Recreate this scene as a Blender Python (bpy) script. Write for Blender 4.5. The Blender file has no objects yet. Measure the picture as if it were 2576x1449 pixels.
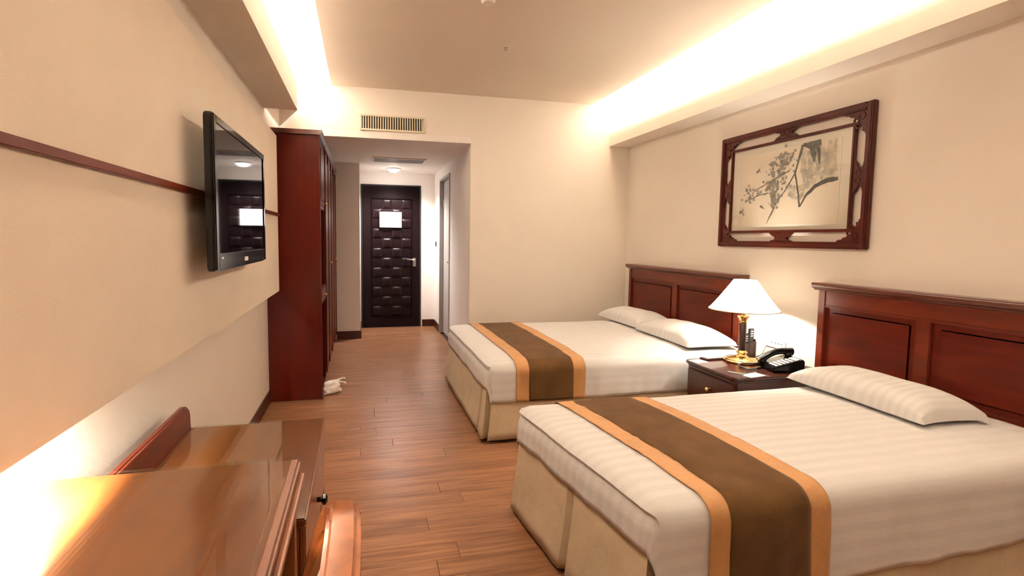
import bpy, bmesh, math, random
from math import sin, cos, pi, radians, hypot, atan2
from mathutils import Vector, Matrix, noise

random.seed(7)
SC = bpy.context.scene
COL = SC.collection

# ------------------------------------------------------------------ camera
F_PX, CX, CY = 1250.0, 1189.46, 692.83
CAM_H = 1.30
def setup_camera():
    cd = bpy.data.cameras.new('camera')
    co = bpy.data.objects.new('camera', cd)
    COL.objects.link(co)
    cd.sensor_fit = 'HORIZONTAL'
    cd.sensor_width = 36.0
    cd.lens = F_PX * 36.0 / 2576.0
    cd.shift_x = (1288.0 - CX) / 2576.0
    cd.shift_y = (CY - 724.5) / 2576.0
    cd.clip_start = 0.02
    yaw, pit, rol = radians(-12.7038), radians(-4.2435), radians(0.5865)
    fw = Vector((-sin(yaw) * cos(pit), cos(yaw) * cos(pit), sin(pit)))
    rt = Vector((cos(yaw), sin(yaw), 0))
    up = rt.cross(fw)
    r2 = cos(rol) * rt + sin(rol) * up
    u2 = -sin(rol) * rt + cos(rol) * up
    m = Matrix(((r2.x, u2.x, -fw.x, 0), (r2.y, u2.y, -fw.y, 0), (r2.z, u2.z, -fw.z, CAM_H), (0, 0, 0, 1)))
    co.matrix_world = m
    SC.camera = co
setup_camera()

# ------------------------------------------------------------------ view, world, lights
SC.view_settings.view_transform = 'Standard'
SC.view_settings.look = 'None'
SC.view_settings.gamma = 1.0
SC.view_settings.use_curve_mapping = False
SC.view_settings.exposure = 0.38
SC.cycles.use_denoising = True
SC.cycles.max_bounces = 10
SC.cycles.diffuse_bounces = 6
SC.cycles.glossy_bounces = 5
SC.cycles.transmission_bounces = 8
SC.cycles.sample_clamp_indirect = 6.0
SC.cycles.caustics_reflective = False
SC.cycles.caustics_refractive = False
world = bpy.data.worlds.new('world')
SC.world = world
world.use_nodes = True
world.node_tree.nodes['Background'].inputs[0].default_value = (0.02, 0.02, 0.03, 1)
world.node_tree.nodes['Background'].inputs[1].default_value = 0.2

WARM = (1.0, 0.93, 0.86)
COVE_W = 245.0
LAMP_W = 85.0
ENTRY_W = 46.0
DESK_W = 190.0
def area(name, loc, direction, sx, sy, watts, color):
    ld = bpy.data.lights.new(name, 'AREA')
    ld.shape = 'RECTANGLE'; ld.size = sx; ld.size_y = sy
    ld.energy = watts; ld.color = color
    o = bpy.data.objects.new(name, ld); COL.objects.link(o)
    o.location = loc
    d = Vector(direction).normalized()
    # local x along world Y
    z = -d; x = Vector((0, 1, 0)); y = z.cross(x)
    o.rotation_euler = Matrix(((x.x, y.x, z.x), (x.y, y.y, z.y), (x.z, y.z, z.z))).to_euler()
    return o
area('cove_light_right', (2.268, 1.80, 2.80), (1, 0, -0.25), 5.9, 0.07, COVE_W, WARM)
area('cove_light_left', (-0.165, 1.80, 2.80), (-1, 0, -0.25), 5.9, 0.07, COVE_W * 1.0, WARM)
area('desk_light', (-0.652, 0.46, 0.924), (0.15, 0, -1), 1.35, 0.012, DESK_W, (1.0, 0.90, 0.76))

# ------------------------------------------------------------------ materials
MATS = {}
def mat(name, color, rough=0.5, metal=0.0, spec=0.5, coat=0.0, noise_amt=0.0, noise_scale=8.0, stretch=(1, 1, 1),
        bump=0.0, bump_scale=60.0, obj_random=0.0, bump_dist=0.004, trans=0.0, ior=1.45, sheen=0.0, dark=None, distort=0.0, coat_rough=0.06):
    m = bpy.data.materials.new(name); m.use_nodes = True
    nt = m.node_tree; N = nt.nodes; L = nt.links
    b = N['Principled BSDF']
    b.inputs['Base Color'].default_value = (*color, 1)
    b.inputs['Roughness'].default_value = rough
    b.inputs['Metallic'].default_value = metal
    b.inputs['Specular IOR Level'].default_value = spec
    b.inputs['Coat Weight'].default_value = coat
    b.inputs['Coat Roughness'].default_value = coat_rough
    b.inputs['Transmission Weight'].default_value = trans
    b.inputs['IOR'].default_value = ior
    b.inputs['Sheen Weight'].default_value = sheen
    src = None
    tc = N.new('ShaderNodeTexCoord')
    mp = N.new('ShaderNodeMapping'); mp.inputs['Scale'].default_value = stretch
    L.new(tc.outputs['Object'], mp.inputs['Vector'])
    vec = mp.outputs['Vector']
    if obj_random:
        oi = N.new('ShaderNodeObjectInfo')
        cb = N.new('ShaderNodeVectorMath'); cb.operation = 'ADD'
        sc_ = N.new('ShaderNodeVectorMath'); sc_.operation = 'SCALE'
        cmb = N.new('ShaderNodeCombineXYZ')
        for k in range(3): L.new(oi.outputs['Random'], cmb.inputs[k])
        L.new(cmb.outputs[0], sc_.inputs[0]); sc_.inputs['Scale'].default_value = 37.0
        L.new(vec, cb.inputs[0]); L.new(sc_.outputs[0], cb.inputs[1])
        vec = cb.outputs[0]
    if noise_amt:
        nz = N.new('ShaderNodeTexNoise'); nz.inputs['Scale'].default_value = noise_scale
        nz.inputs['Detail'].default_value = 6; nz.inputs['Distortion'].default_value = distort
        L.new(vec, nz.inputs['Vector'])
        mx = N.new('ShaderNodeMix'); mx.data_type = 'RGBA'
        dk = dark or tuple(c * (1 - noise_amt) for c in color)
        mx.inputs['A'].default_value = (*dk, 1); mx.inputs['B'].default_value = (*color, 1)
        mr = N.new('ShaderNodeMapRange'); mr.inputs['From Min'].default_value = 0.32; mr.inputs['From Max'].default_value = 0.68
        L.new(nz.outputs['Fac'], mr.inputs['Value']); L.new(mr.outputs['Result'], mx.inputs['Factor'])
        src = mx.outputs['Result']
    if obj_random:
        hs = N.new('ShaderNodeHueSaturation')
        m2 = N.new('ShaderNodeMapRange'); m2.inputs['To Min'].default_value = 1 - obj_random; m2.inputs['To Max'].default_value = 1 + obj_random
        L.new(oi.outputs['Random'], m2.inputs['Value']); L.new(m2.outputs['Result'], hs.inputs['Value'])
        if src: L.new(src, hs.inputs['Color'])
        else: hs.inputs['Color'].default_value = (*color, 1)
        src = hs.outputs['Color']
    if src: L.new(src, b.inputs['Base Color'])
    if bump:
        nb = N.new('ShaderNodeTexNoise'); nb.inputs['Scale'].default_value = bump_scale; nb.inputs['Detail'].default_value = 4
        L.new(tc.outputs['Object'] if stretch == (1, 1, 1) else mp.outputs['Vector'], nb.inputs['Vector'])
        bp = N.new('ShaderNodeBump'); bp.inputs['Strength'].default_value = bump; bp.inputs['Distance'].default_value = bump_dist
        L.new(nb.outputs['Fac'], bp.inputs['Height']); L.new(bp.outputs['Normal'], b.inputs['Normal'])
    MATS[name] = m
    return m

def emit_mat(name, color, strength):
    m = bpy.data.materials.new(name); m.use_nodes = True
    b = m.node_tree.nodes['Principled BSDF']
    b.inputs['Base Color'].default_value = (*color, 1)
    b.inputs['Emission Color'].default_value = (*color, 1)
    b.inputs['Emission Strength'].default_value = strength
    MATS[name] = m
    return m

WALL = (0.82, 0.76, 0.68)
mat('wall_paint', WALL, 0.75, spec=0.2, bump=0.12, bump_scale=220, noise_amt=0.03, noise_scale=3)
mat('alcove_paint', (0.84, 0.80, 0.75), 0.7, spec=0.2, bump=0.08, bump_scale=220, noise_amt=0.03, noise_scale=3)
mat('ceiling_paint', (0.80, 0.725, 0.63), 0.85, spec=0.15, bump=0.06, bump_scale=200, noise_amt=0.02, noise_scale=2)
mat('panel_fabric', (0.78, 0.70, 0.59), 0.85, spec=0.15, bump=0.2, bump_scale=300, noise_amt=0.05, noise_scale=5)
mat('end_wall_darkened', (0.26, 0.19, 0.14), 0.85, spec=0.1, noise_amt=0.05)  # unseen end wall, darkened so less light bounces back into the room
mat('floor_base', (0.05, 0.02, 0.01), 0.6)
mat('floor_wood', (0.275, 0.130, 0.063), 0.33, spec=0.4, noise_amt=0.5, noise_scale=3.0, stretch=(0.9, 17, 17), obj_random=0.09,
    dark=(0.14, 0.058, 0.026), bump=0.06, bump_scale=6, distort=0.4)
mat('mahogany', (0.085, 0.0085, 0.0022), 0.30, spec=0.2, coat=0.03, noise_amt=0.5, noise_scale=2.2, stretch=(9, 1.3, 9), dark=(0.055, 0.0055, 0.0016), distort=0.3, coat_rough=0.12)
mat('mahogany_v', (0.072, 0.0065, 0.0018), 0.32, spec=0.14, coat=0.0, noise_amt=0.5, noise_scale=2.2, stretch=(8, 8, 1.0), dark=(0.05, 0.0055, 0.002), distort=0.6, coat_rough=0.12)
mat('mahogany_trim', (0.115, 0.016, 0.005), 0.30, spec=0.28, coat=0.08, noise_amt=0.35, noise_scale=3, stretch=(5, 1, 5))
mat('crown_wood', (0.080, 0.016, 0.006), 0.3, coat=0.3, noise_amt=0.3, noise_scale=3)
mat('desk_wood', (0.175, 0.060, 0.016), 0.28, coat=0.2, noise_amt=0.45, noise_scale=2.0, stretch=(7, 1.0, 7), dark=(0.12, 0.036, 0.010), distort=0.8)
mat('desk_edge_wood', (0.25, 0.085, 0.026), 0.3, coat=0.2, noise_amt=0.3, noise_scale=3, stretch=(6, 1, 6))
mat('chair_wood', (0.34, 0.105, 0.027), 0.22, coat=0.4, noise_amt=0.35, noise_scale=3, stretch=(6, 6, 1))
mat('inlay_wood', (0.13, 0.042, 0.012), 0.4)
mat('dark_wood', (0.05, 0.010, 0.004), 0.25, coat=0.3, noise_amt=0.4, noise_scale=3, stretch=(4, 2, 4))
mat('baseboard_wood', (0.045, 0.010, 0.005), 0.35, noise_amt=0.2)
mat('niche_dark', (0.014, 0.003, 0.002), 0.4)
mat('frame_wood', (0.060, 0.0085, 0.004), 0.35, spec=0.3, noise_amt=0.4, noise_scale=6)
mat('tan_fabric', (0.52, 0.41, 0.27), 0.9, spec=0.1, noise_amt=0.13, noise_scale=7, bump=0.35, bump_scale=9, bump_dist=0.03, sheen=0.1)
mat('white_plain', (0.84, 0.80, 0.75), 0.8, spec=0.15)
mat('brown_velvet', (0.092, 0.045, 0.016), 0.85, spec=0.05, noise_amt=0.28, noise_scale=9, bump=0.4, bump_scale=14, bump_dist=0.015, sheen=0.05)
mat('gold_satin', (0.40, 0.20, 0.075), 0.5, spec=0.25, noise_amt=0.12, noise_scale=9, bump=0.5, bump_scale=11, bump_dist=0.03, sheen=0.05)
mat('black_gloss', (0.004, 0.004, 0.005), 0.12, spec=0.35)
mat('black_matte', (0.012, 0.012, 0.013), 0.45)
mat('screen', (0.002, 0.002, 0.003), 0.03, spec=0.6, coat=0.1, coat_rough=0.02)
mat('brass', (0.85, 0.60, 0.26), 0.16, metal=1.0)
mat('chrome', (0.75, 0.73, 0.70), 0.2, metal=1.0)
mat('glass', (0.93, 0.97, 0.95), 0.02, spec=0.5, trans=1.0, ior=1.45)
mat('door_leather', (0.009, 0.0034, 0.0042), 0.36, spec=0.16, coat=0.0, noise_amt=0.1, bump=0.08, bump_scale=90)
mat('paper', (0.86, 0.85, 0.84), 0.7)
mat('ivory_plastic', (0.80, 0.76, 0.68), 0.4)
mat('grille', (0.70, 0.62, 0.47), 0.5)
mat('grey_metal', (0.36, 0.35, 0.34), 0.45, metal=0.1)
mat('grey_door', (0.44, 0.42, 0.40), 0.45, noise_amt=0.06)
mat('void', (0.012, 0.010, 0.009), 0.8)
mat('pink_paper', (0.80, 0.66, 0.54), 0.8)
mat('mat_board', (0.80, 0.70, 0.60), 0.8)
mat('ink', (0.17, 0.155, 0.135), 0.8, noise_amt=0.55, noise_scale=30)
mat('ink_wash', (0.34, 0.30, 0.25), 0.8, noise_amt=0.5, noise_scale=22, dark=(0.72, 0.60, 0.48))
mat('ink_petal', (0.36, 0.31, 0.265), 0.8, noise_amt=0.4, noise_scale=40)
mat('card_beige', (0.62, 0.50, 0.30), 0.5, noise_amt=0.1, noise_scale=30)
mat('brown_leather', (0.035, 0.012, 0.010), 0.35, noise_amt=0.2)
mat('button_grey', (0.70, 0.70, 0.68), 0.35)
mat('bag_plastic', (0.80, 0.76, 0.72), 0.35, noise_amt=0.15, noise_scale=30)
mat('cushion', (0.82, 0.75, 0.64), 0.9, noise_amt=0.2, noise_scale=120)
emit_mat('downlight_glow', (1.0, 0.93, 0.90), 30.0)

def striped_linen(name, ca, cb, freq, axis='Y', bump=0.15):
    m = bpy.data.materials.new(name); m.use_nodes = True
    nt = m.node_tree; N = nt.nodes; L = nt.links; b = N['Principled BSDF']
    uv = N.new('ShaderNodeUVMap'); uv.uv_map = 'UVMap'
    sp = N.new('ShaderNodeSeparateXYZ'); L.new(uv.outputs[0], sp.inputs[0])
    mu = N.new('ShaderNodeMath'); mu.operation = 'MULTIPLY'; mu.inputs[1].default_value = freq * 2 * pi
    L.new(sp.outputs[0 if axis == 'X' else 1], mu.inputs[0])
    sn = N.new('ShaderNodeMath'); sn.operation = 'SINE'; L.new(mu.outputs[0], sn.inputs[0])
    mr = N.new('ShaderNodeMapRange'); mr.inputs['From Min'].default_value = -0.25; mr.inputs['From Max'].default_value = 0.25
    L.new(sn.outputs[0], mr.inputs['Value'])
    mx = N.new('ShaderNodeMix'); mx.data_type = 'RGBA'
    mx.inputs['A'].default_value = (*ca, 1); mx.inputs['B'].default_value = (*cb, 1)
    L.new(mr.outputs['Result'], mx.inputs['Factor']); L.new(mx.outputs['Result'], b.inputs['Base Color'])
    r2 = N.new('ShaderNodeMapRange'); r2.inputs['To Min'].default_value = 0.5; r2.inputs['To Max'].default_value = 0.85
    L.new(mr.outputs['Result'], r2.inputs['Value']); L.new(r2.outputs['Result'], b.inputs['Roughness'])
    b.inputs['Specular IOR Level'].default_value = 0.2
    tc = N.new('ShaderNodeTexCoord')
    nb = N.new('ShaderNodeTexNoise'); nb.inputs['Scale'].default_value = 9; nb.inputs['Detail'].default_value = 4
    L.new(tc.outputs['Object'], nb.inputs['Vector'])
    bp = N.new('ShaderNodeBump'); bp.inputs['Strength'].default_value = bump; bp.inputs['Distance'].default_value = 0.035
    L.new(nb.outputs['Fac'], bp.inputs['Height']); L.new(bp.outputs['Normal'], b.inputs['Normal'])
    MATS[name] = m
striped_linen('linen', (0.63, 0.62, 0.605), (0.60, 0.59, 0.577), 1 / 0.055)
striped_linen('pillow_linen', (0.64, 0.63, 0.615), (0.60, 0.59, 0.575), 1 / 0.042, axis='X')

def thin_glass():
    m = bpy.data.materials.new('clear_glass'); m.use_nodes = True
    nt = m.node_tree; N = nt.nodes; L = nt.links
    N.remove(N['Principled BSDF'])
    t = N.new('ShaderNodeBsdfTransparent'); t.inputs[0].default_value = (0.97, 0.985, 0.975, 1)
    g = N.new('ShaderNodeBsdfGlossy'); g.inputs['Roughness'].default_value = 0.02
    lw = N.new('ShaderNodeLayerWeight'); lw.inputs['Blend'].default_value = 0.5
    pw = N.new('ShaderNodeMath'); pw.operation = 'POWER'; pw.inputs[1].default_value = 5.0
    L.new(lw.outputs['Facing'], pw.inputs[0])
    fr = N.new('ShaderNodeMapRange'); fr.inputs['To Min'].default_value = 0.04; fr.inputs['To Max'].default_value = 0.9
    L.new(pw.outputs[0], fr.inputs['Value'])
    mx = N.new('ShaderNodeMixShader')
    L.new(fr.outputs[0], mx.inputs[0]); L.new(t.outputs[0], mx.inputs[1]); L.new(g.outputs[0], mx.inputs[2])
    L.new(mx.outputs[0], N['Material Output'].inputs[0])
    MATS['clear_glass'] = m
thin_glass()
def shade_mat():
    m = bpy.data.materials.new('shade_fabric'); m.use_nodes = True
    nt = m.node_tree; N = nt.nodes; L = nt.links
    N.remove(N['Principled BSDF'])
    d = N.new('ShaderNodeBsdfDiffuse'); d.inputs[0].default_value = (0.88, 0.84, 0.76, 1)
    t = N.new('ShaderNodeBsdfTranslucent'); t.inputs[0].default_value = (0.97, 0.93, 0.86, 1)
    mx = N.new('ShaderNodeMixShader'); mx.inputs[0].default_value = 0.72
    L.new(d.outputs[0], mx.inputs[1]); L.new(t.outputs[0], mx.inputs[2])
    L.new(mx.outputs[0], N['Material Output'].inputs[0])
    MATS['shade_fabric'] = m
shade_mat()

def notice_mat():
    # printed sheet: grey lines of small type in a column on white paper
    m = bpy.data.materials.new('notice_print'); m.use_nodes = True
    nt = m.node_tree; N = nt.nodes; L = nt.links; b = N['Principled BSDF']
    tc = N.new('ShaderNodeTexCoord'); sp = N.new('ShaderNodeSeparateXYZ'); L.new(tc.outputs['Generated'], sp.inputs[0])
    def math(op, a, bb):
        n = N.new('ShaderNodeMath'); n.operation = op
        for i, v in enumerate((a, bb)):
            if isinstance(v, (int, float)): n.inputs[i].default_value = v
            else: L.new(v, n.inputs[i])
        return n.outputs[0]
    x, z = sp.outputs[0], sp.outputs[2]
    inx = math('MULTIPLY', math('GREATER_THAN', x, 0.34), math('LESS_THAN', x, 0.60))
    inz = math('MULTIPLY', math('GREATER_THAN', z, 0.12), math('LESS_THAN', z, 0.88))
    lines = math('GREATER_THAN', math('FRACT', math('MULTIPLY', z, 13.0), 0), 0.5)
    fac = math('MULTIPLY', math('MULTIPLY', inx, inz), lines)
    mx = N.new('ShaderNodeMix'); mx.data_type = 'RGBA'
    mx.inputs['A'].default_value = (0.88, 0.87, 0.87, 1); mx.inputs['B'].default_value = (0.42, 0.42, 0.45, 1)
    L.new(fac, mx.inputs['Factor']); L.new(mx.outputs['Result'], b.inputs['Base Color'])
    b.inputs['Roughness'].default_value = 0.5
    MATS['notice_print'] = m
notice_mat()

# ------------------------------------------------------------------ mesh helpers
class MB:
    def __init__(self):
        self.v = []; self.f = []; self.uv = {}
    def add(self, verts, faces):
        n = len(self.v)
        self.v += [tuple(p) for p in verts]
        self.f += [tuple(i + n for i in q) for q in faces]
        return n
    def box(self, x0, x1, y0, y1, z0, z1):
        x0, x1 = sorted((x0, x1)); y0, y1 = sorted((y0, y1)); z0, z1 = sorted((z0, z1))
        self.add([(x0, y0, z0), (x1, y0, z0), (x1, y1, z0), (x0, y1, z0), (x0, y0, z1), (x1, y0, z1), (x1, y1, z1), (x0, y1, z1)],
                 [(0, 3, 2, 1), (4, 5, 6, 7), (0, 1, 5, 4), (1, 2, 6, 5), (2, 3, 7, 6), (3, 0, 4, 7)])
        return self
    def prism(self, poly, a0, a1, axis):
        """poly: 2D points; extrude along axis. axis x: poly=(y,z); y: poly=(x,z); z: poly=(x,y)"""
        def P(p, a):
            return {'x': (a, p[0], p[1]), 'y': (p[0], a, p[1]), 'z': (p[0], p[1], a)}[axis]
        n = len(poly)
        vs = [P(p, a0) for p in poly] + [P(p, a1) for p in poly]
        fs = [tuple(range(n)), tuple(range(2 * n - 1, n - 1, -1))]
        fs += [(i, i + n, (i + 1) % n + n, (i + 1) % n) for i in range(n)]
        self.add(vs, fs); return self
    def lathe(self, prof, cx=0, cy=0, seg=28, axis='z', cap=True):
        vs = []; fs = []
        for (r, h) in prof:
            for k in range(seg):
                a = 2 * pi * k / seg
                p = (r * cos(a), r * sin(a), h)
                if axis == 'x': p = (h, r * cos(a), r * sin(a))
                if axis == 'y': p = (r * cos(a), h, r * sin(a))
                vs.append((p[0] + (cx if axis != 'x' else 0), p[1] + (cy if axis == 'z' else 0), p[2]))
        for i in range(len(prof) - 1):
            for k in range(seg):
                k2 = (k + 1) % seg
                fs.append((i * seg + k, i * seg + k2, (i + 1) * seg + k2, (i + 1) * seg + k))
        if cap:
            fs.append(tuple(range(seg - 1, -1, -1)))
            fs.append(tuple((len(prof) - 1) * seg + k for k in range(seg)))
        self.add(vs, fs); return self
    def tube(self, pts, rad, seg=10, closed=False):
        pts = [Vector(p) for p in pts]; n = len(pts)
        rr = rad if isinstance(rad, (list, tuple)) else [rad] * n
        vs = []; fs = []
        prev = None
        for i, p in enumerate(pts):
            a = pts[(i - 1) % n] if (closed or i > 0) else p
            b = pts[(i + 1) % n] if (closed or i < n - 1) else p
            t = (b - a).normalized()
            if prev is None:
                ref = Vector((0, 0, 1)) if abs(t.z) < 0.9 else Vector((1, 0, 0))
                nx = t.cross(ref).normalized()
            else:
                nx = (prev - t * prev.dot(t)).normalized()
            prev = nx; ny = t.cross(nx)
            for k in range(seg):
                ang = 2 * pi * k / seg
                vs.append(p + (nx * cos(ang) + ny * sin(ang)) * rr[i])
        m = n if closed else n - 1
        for i in range(m):
            j = (i + 1) % n
            for k in range(seg):
                k2 = (k + 1) % seg
                fs.append((i * seg + k, i * seg + k2, j * seg + k2, j * seg + k))
        if not closed:
            fs.append(tuple(range(seg - 1, -1, -1))); fs.append(tuple((n - 1) * seg + k for k in range(seg)))
        self.add(vs, fs); return self
    def grid(self, fn, nu, nv, uvfn=None):
        base = len(self.v)
        for i in range(nu + 1):
            for j in range(nv + 1):
                self.v.append(tuple(fn(i / nu, j / nv)))
                if uvfn: self.uv[base + i * (nv + 1) + j] = uvfn(i / nu, j / nv)
        for i in range(nu):
            for j in range(nv):
                a = base + i * (nv + 1) + j
                self.f.append((a, a + nv + 1, a + nv + 2, a + 1))
        return self
    def mesh(self, name, bevel=0.0, bseg=2, merge=False, flip=False):
        me = bpy.data.meshes.new(name)
        me.from_pydata(self.v, [], self.f)
        if self.uv:
            ul = me.uv_layers.new(name='UVMap')
            for lp in me.loops:
                ul.data[lp.index].uv = self.uv.get(lp.vertex_index, (0, 0))
        bm = bmesh.new(); bm.from_mesh(me)
        if merge: bmesh.ops.remove_doubles(bm, verts=bm.verts, dist=1e-5)
        if not self.uv or flip: bmesh.ops.recalc_face_normals(bm, faces=bm.faces)
        if bevel:
            es = [e for e in bm.edges if len(e.link_faces) == 2 and e.calc_face_angle(0) > 0.6]
            bmesh.ops.bevel(bm, geom=es, offset=bevel, segments=bseg, affect='EDGES', clamp_overlap=True)
        bm.to_mesh(me); bm.free()
        for p in me.polygons: p.use_smooth = True
        me.set_sharp_from_angle(angle=radians(38))
        return me
    def build(self, name, material, parent=None, bevel=0.0, bseg=2, loc=(0, 0, 0), rot=(0, 0, 0), merge=False, flip=False):
        me = self.mesh(name, bevel, bseg, merge, flip)
        me.materials.append(MATS[material])
        return link(name, me, parent, loc, rot)

def link(name, me, parent=None, loc=(0, 0, 0), rot=(0, 0, 0)):
    o = bpy.data.objects.new(name, me); COL.objects.link(o)
    o.location = loc; o.rotation_euler = rot
    if parent: o.parent = parent
    return o
def thing(name, label, cat, loc=(0, 0, 0), rotz=0.0, group=None):
    o = bpy.data.objects.new(name, None); COL.objects.link(o)
    o.empty_display_size = 0.05
    o.location = loc; o.rotation_euler = (0, 0, rotz)
    return tag(o, label, cat, group)
def tag(o, label, cat, group=None):
    o['label'] = label; o['category'] = cat
    if group: o['group'] = group
    return o
def struct(o, label, cat):
    o['kind'] = 'structure'; o['label'] = label; o['category'] = cat
    return o
def solidify(o, t, offset=-1.0):
    md = o.modifiers.new('thickness', 'SOLIDIFY'); md.thickness = t; md.offset = offset
    return o
def B(*a): return MB().box(*a)

# ------------------------------------------------------------------ the room's measures
XL, XR = -0.710, 2.767          # side walls
YB, YF, YD = -1.35, 4.8286, 7.265   # wall behind camera, bed-room far wall, entrance wall
ZC, ZTOP, ZS = 2.686, 2.96, 2.227
XA = 1.0555                      # alcove right wall
XPIL, YPIL = -0.0125, 6.50       # wall stub left of entrance
XCL, XCR = -0.2564, 2.333        # dropped ceiling edges

# floor with planks
fl = struct(B(XL, XR, YB, YD, -0.10, -0.014).build('floor', 'floor_base'), 'brown wooden plank floor of the room', 'floor')
def planks():
    w = 0.105; L0 = 1.22; y = YB; i = 0
    cache = {}
    rnd = random.Random(3)
    while y < YD - 0.01:
        y2 = min(y + w, YD)
        x1lim = XR if y2 <= YF + 0.02 else XA
        x = XL; first = True
        while x < x1lim - 0.01:
            ln = (L0 * (0.25 + 0.75 * rnd.random())) if first else L0
            ln = round(ln, 1); first = False
            x2 = min(x + ln, x1lim)
            key = (round(x2 - x, 3), round(y2 - y, 4))
            if key not in cache:
                g = 0.0006
                cache[key] = MB().box(g, key[0] - g, g, key[1] - g, -0.016, 0.0).mesh('plank', 0.0012, 1)
                cache[key].materials.append(MATS['floor_wood'])
            link('plank', cache[key], fl, (x, y, 0))
            x = x2
        y = y2; i += 1
planks()

# walls
struct(B(XL - 0.1, XL, YB - 0.1, YPIL, -0.1, ZTOP).build('wall_left', 'wall_paint'), 'cream wall behind the television panel and the desk', 'wall')
struct(B(XR, XR + 0.1, YB - 0.1, YF + 0.12, -0.1, ZTOP).build('wall_right', 'wall_paint'), 'cream wall behind the headboards and the painting', 'wall')
struct(B(XL, XR, YB - 0.1, YB, -0.1, ZTOP).build('wall_front', 'end_wall_darkened'), 'unseen wall closing the room at the desk end, darkened to cut bounced light', 'wall')
wf = MB().box(XA, XR, YF, YF + 0.12, -0.1, ZTOP).box(XL, XA, YF, YF + 0.12, ZS + 0.06, ZTOP)
struct(wf.build('wall_far', 'wall_paint'), 'cream wall with air vent above the entrance passage', 'wall')
# alcove
war = MB().box(XA, XA + 0.12, YF + 0.12, 5.97, -0.1, ZS + 0.05).box(XA, XA + 0.12, 6.74, YD + 0.1, -0.1, ZS + 0.05).box(XA, XA + 0.12, 5.97, 6.74, 2.09, ZS + 0.05)
struct(war.build('wall_passage_right', 'alcove_paint'), 'pale wall of the passage with the bathroom doorway', 'wall')
struct(B(XL - 0.1, XPIL, YPIL, YD + 0.1, -0.1, ZS + 0.05).build('wall_passage_left', 'alcove_paint'), 'pale wall stub between wardrobe and entrance door', 'wall')
wd = MB().box(XPIL, 0.0, YD, YD + 0.1, -0.1, ZS + 0.05).box(0.8535, XA, YD, YD + 0.1, -0.1, ZS + 0.05).box(0.0, 0.8535, YD, YD + 0.1, 2.0535, ZS + 0.05)
struct(wd.build('wall_entrance', 'alcove_paint'), 'pale wall around the dark entrance door', 'wall')
# ceilings
struct(B(XL - 0.1, XR + 0.1, YB - 0.1, YF + 0.12, ZTOP, ZTOP + 0.1).build('ceiling_slab', 'ceiling_paint'), 'upper slab above the light coves', 'ceiling')
struct(B(XCL, XCR, YB, YF, ZC, ZC + 0.045).build('ceiling', 'ceiling_paint'), 'peach dropped ceiling between two light coves', 'ceiling')
struct(B(XL, XA, YF, YD, ZS, ZS + 0.06).build('ceiling_passage', 'alcove_paint'), 'low pale ceiling of the entrance passage', 'ceiling')
struct(MB().box(XL, -0.471, YB, 4.115, 2.273, ZTOP).box(XL, -0.553, 4.115, YF, 2.4417, ZTOP).build('bulkhead_left', 'wall_paint'), 'cream ceiling beam on the television side, with an added light-blocking end', 'ceiling beam')  # second box added above the cabinets to block stray cove light
struct(B(2.535, XR, YB, YF, 2.2733, ZTOP).build('bulkhead_right', 'wall_paint'), 'cream ceiling beam above the beds and painting', 'ceiling beam')
# baseboards
struct(B(XL, XL + 0.012, YB, 4.075, 0.0, 0.10).build('baseboard_left', 'baseboard_wood', bevel=0.003), 'dark brown baseboard on the television wall', 'baseboard')
struct(B(XR - 0.012, XR, YB, YF - 0.012, 0.0, 0.10).build('baseboard_right', 'baseboard_wood', bevel=0.003), 'dark brown baseboard behind the beds', 'baseboard')
struct(B(XA, XR, YF - 0.012, YF, 0.0, 0.10).build('baseboard_far', 'baseboard_wood', bevel=0.003), 'dark brown baseboard beside the far bed', 'baseboard')
struct(MB().box(-0.306, XPIL + 0.012, YPIL - 0.012, YPIL, 0, 0.10).box(XPIL, XPIL + 0.012, YPIL, YD - 0.02, 0, 0.10).build('baseboard_passage_left', 'baseboard_wood'), 'dark brown baseboard round the wall stub', 'baseboard')
struct(MB().box(0.875, XA, YD - 0.012, YD, 0, 0.10).box(XA - 0.012, XA, 6.76, YD - 0.012, 0, 0.10).build('baseboard_passage_right', 'baseboard_wood'), 'dark brown baseboard in the corner right of the door', 'baseboard')
struct(B(XA - 0.012, XA, YF, 5.95, 0, 0.10).build('baseboard_passage', 'baseboard_wood'), 'dark brown baseboard before the bathroom doorway', 'baseboard')

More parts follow.
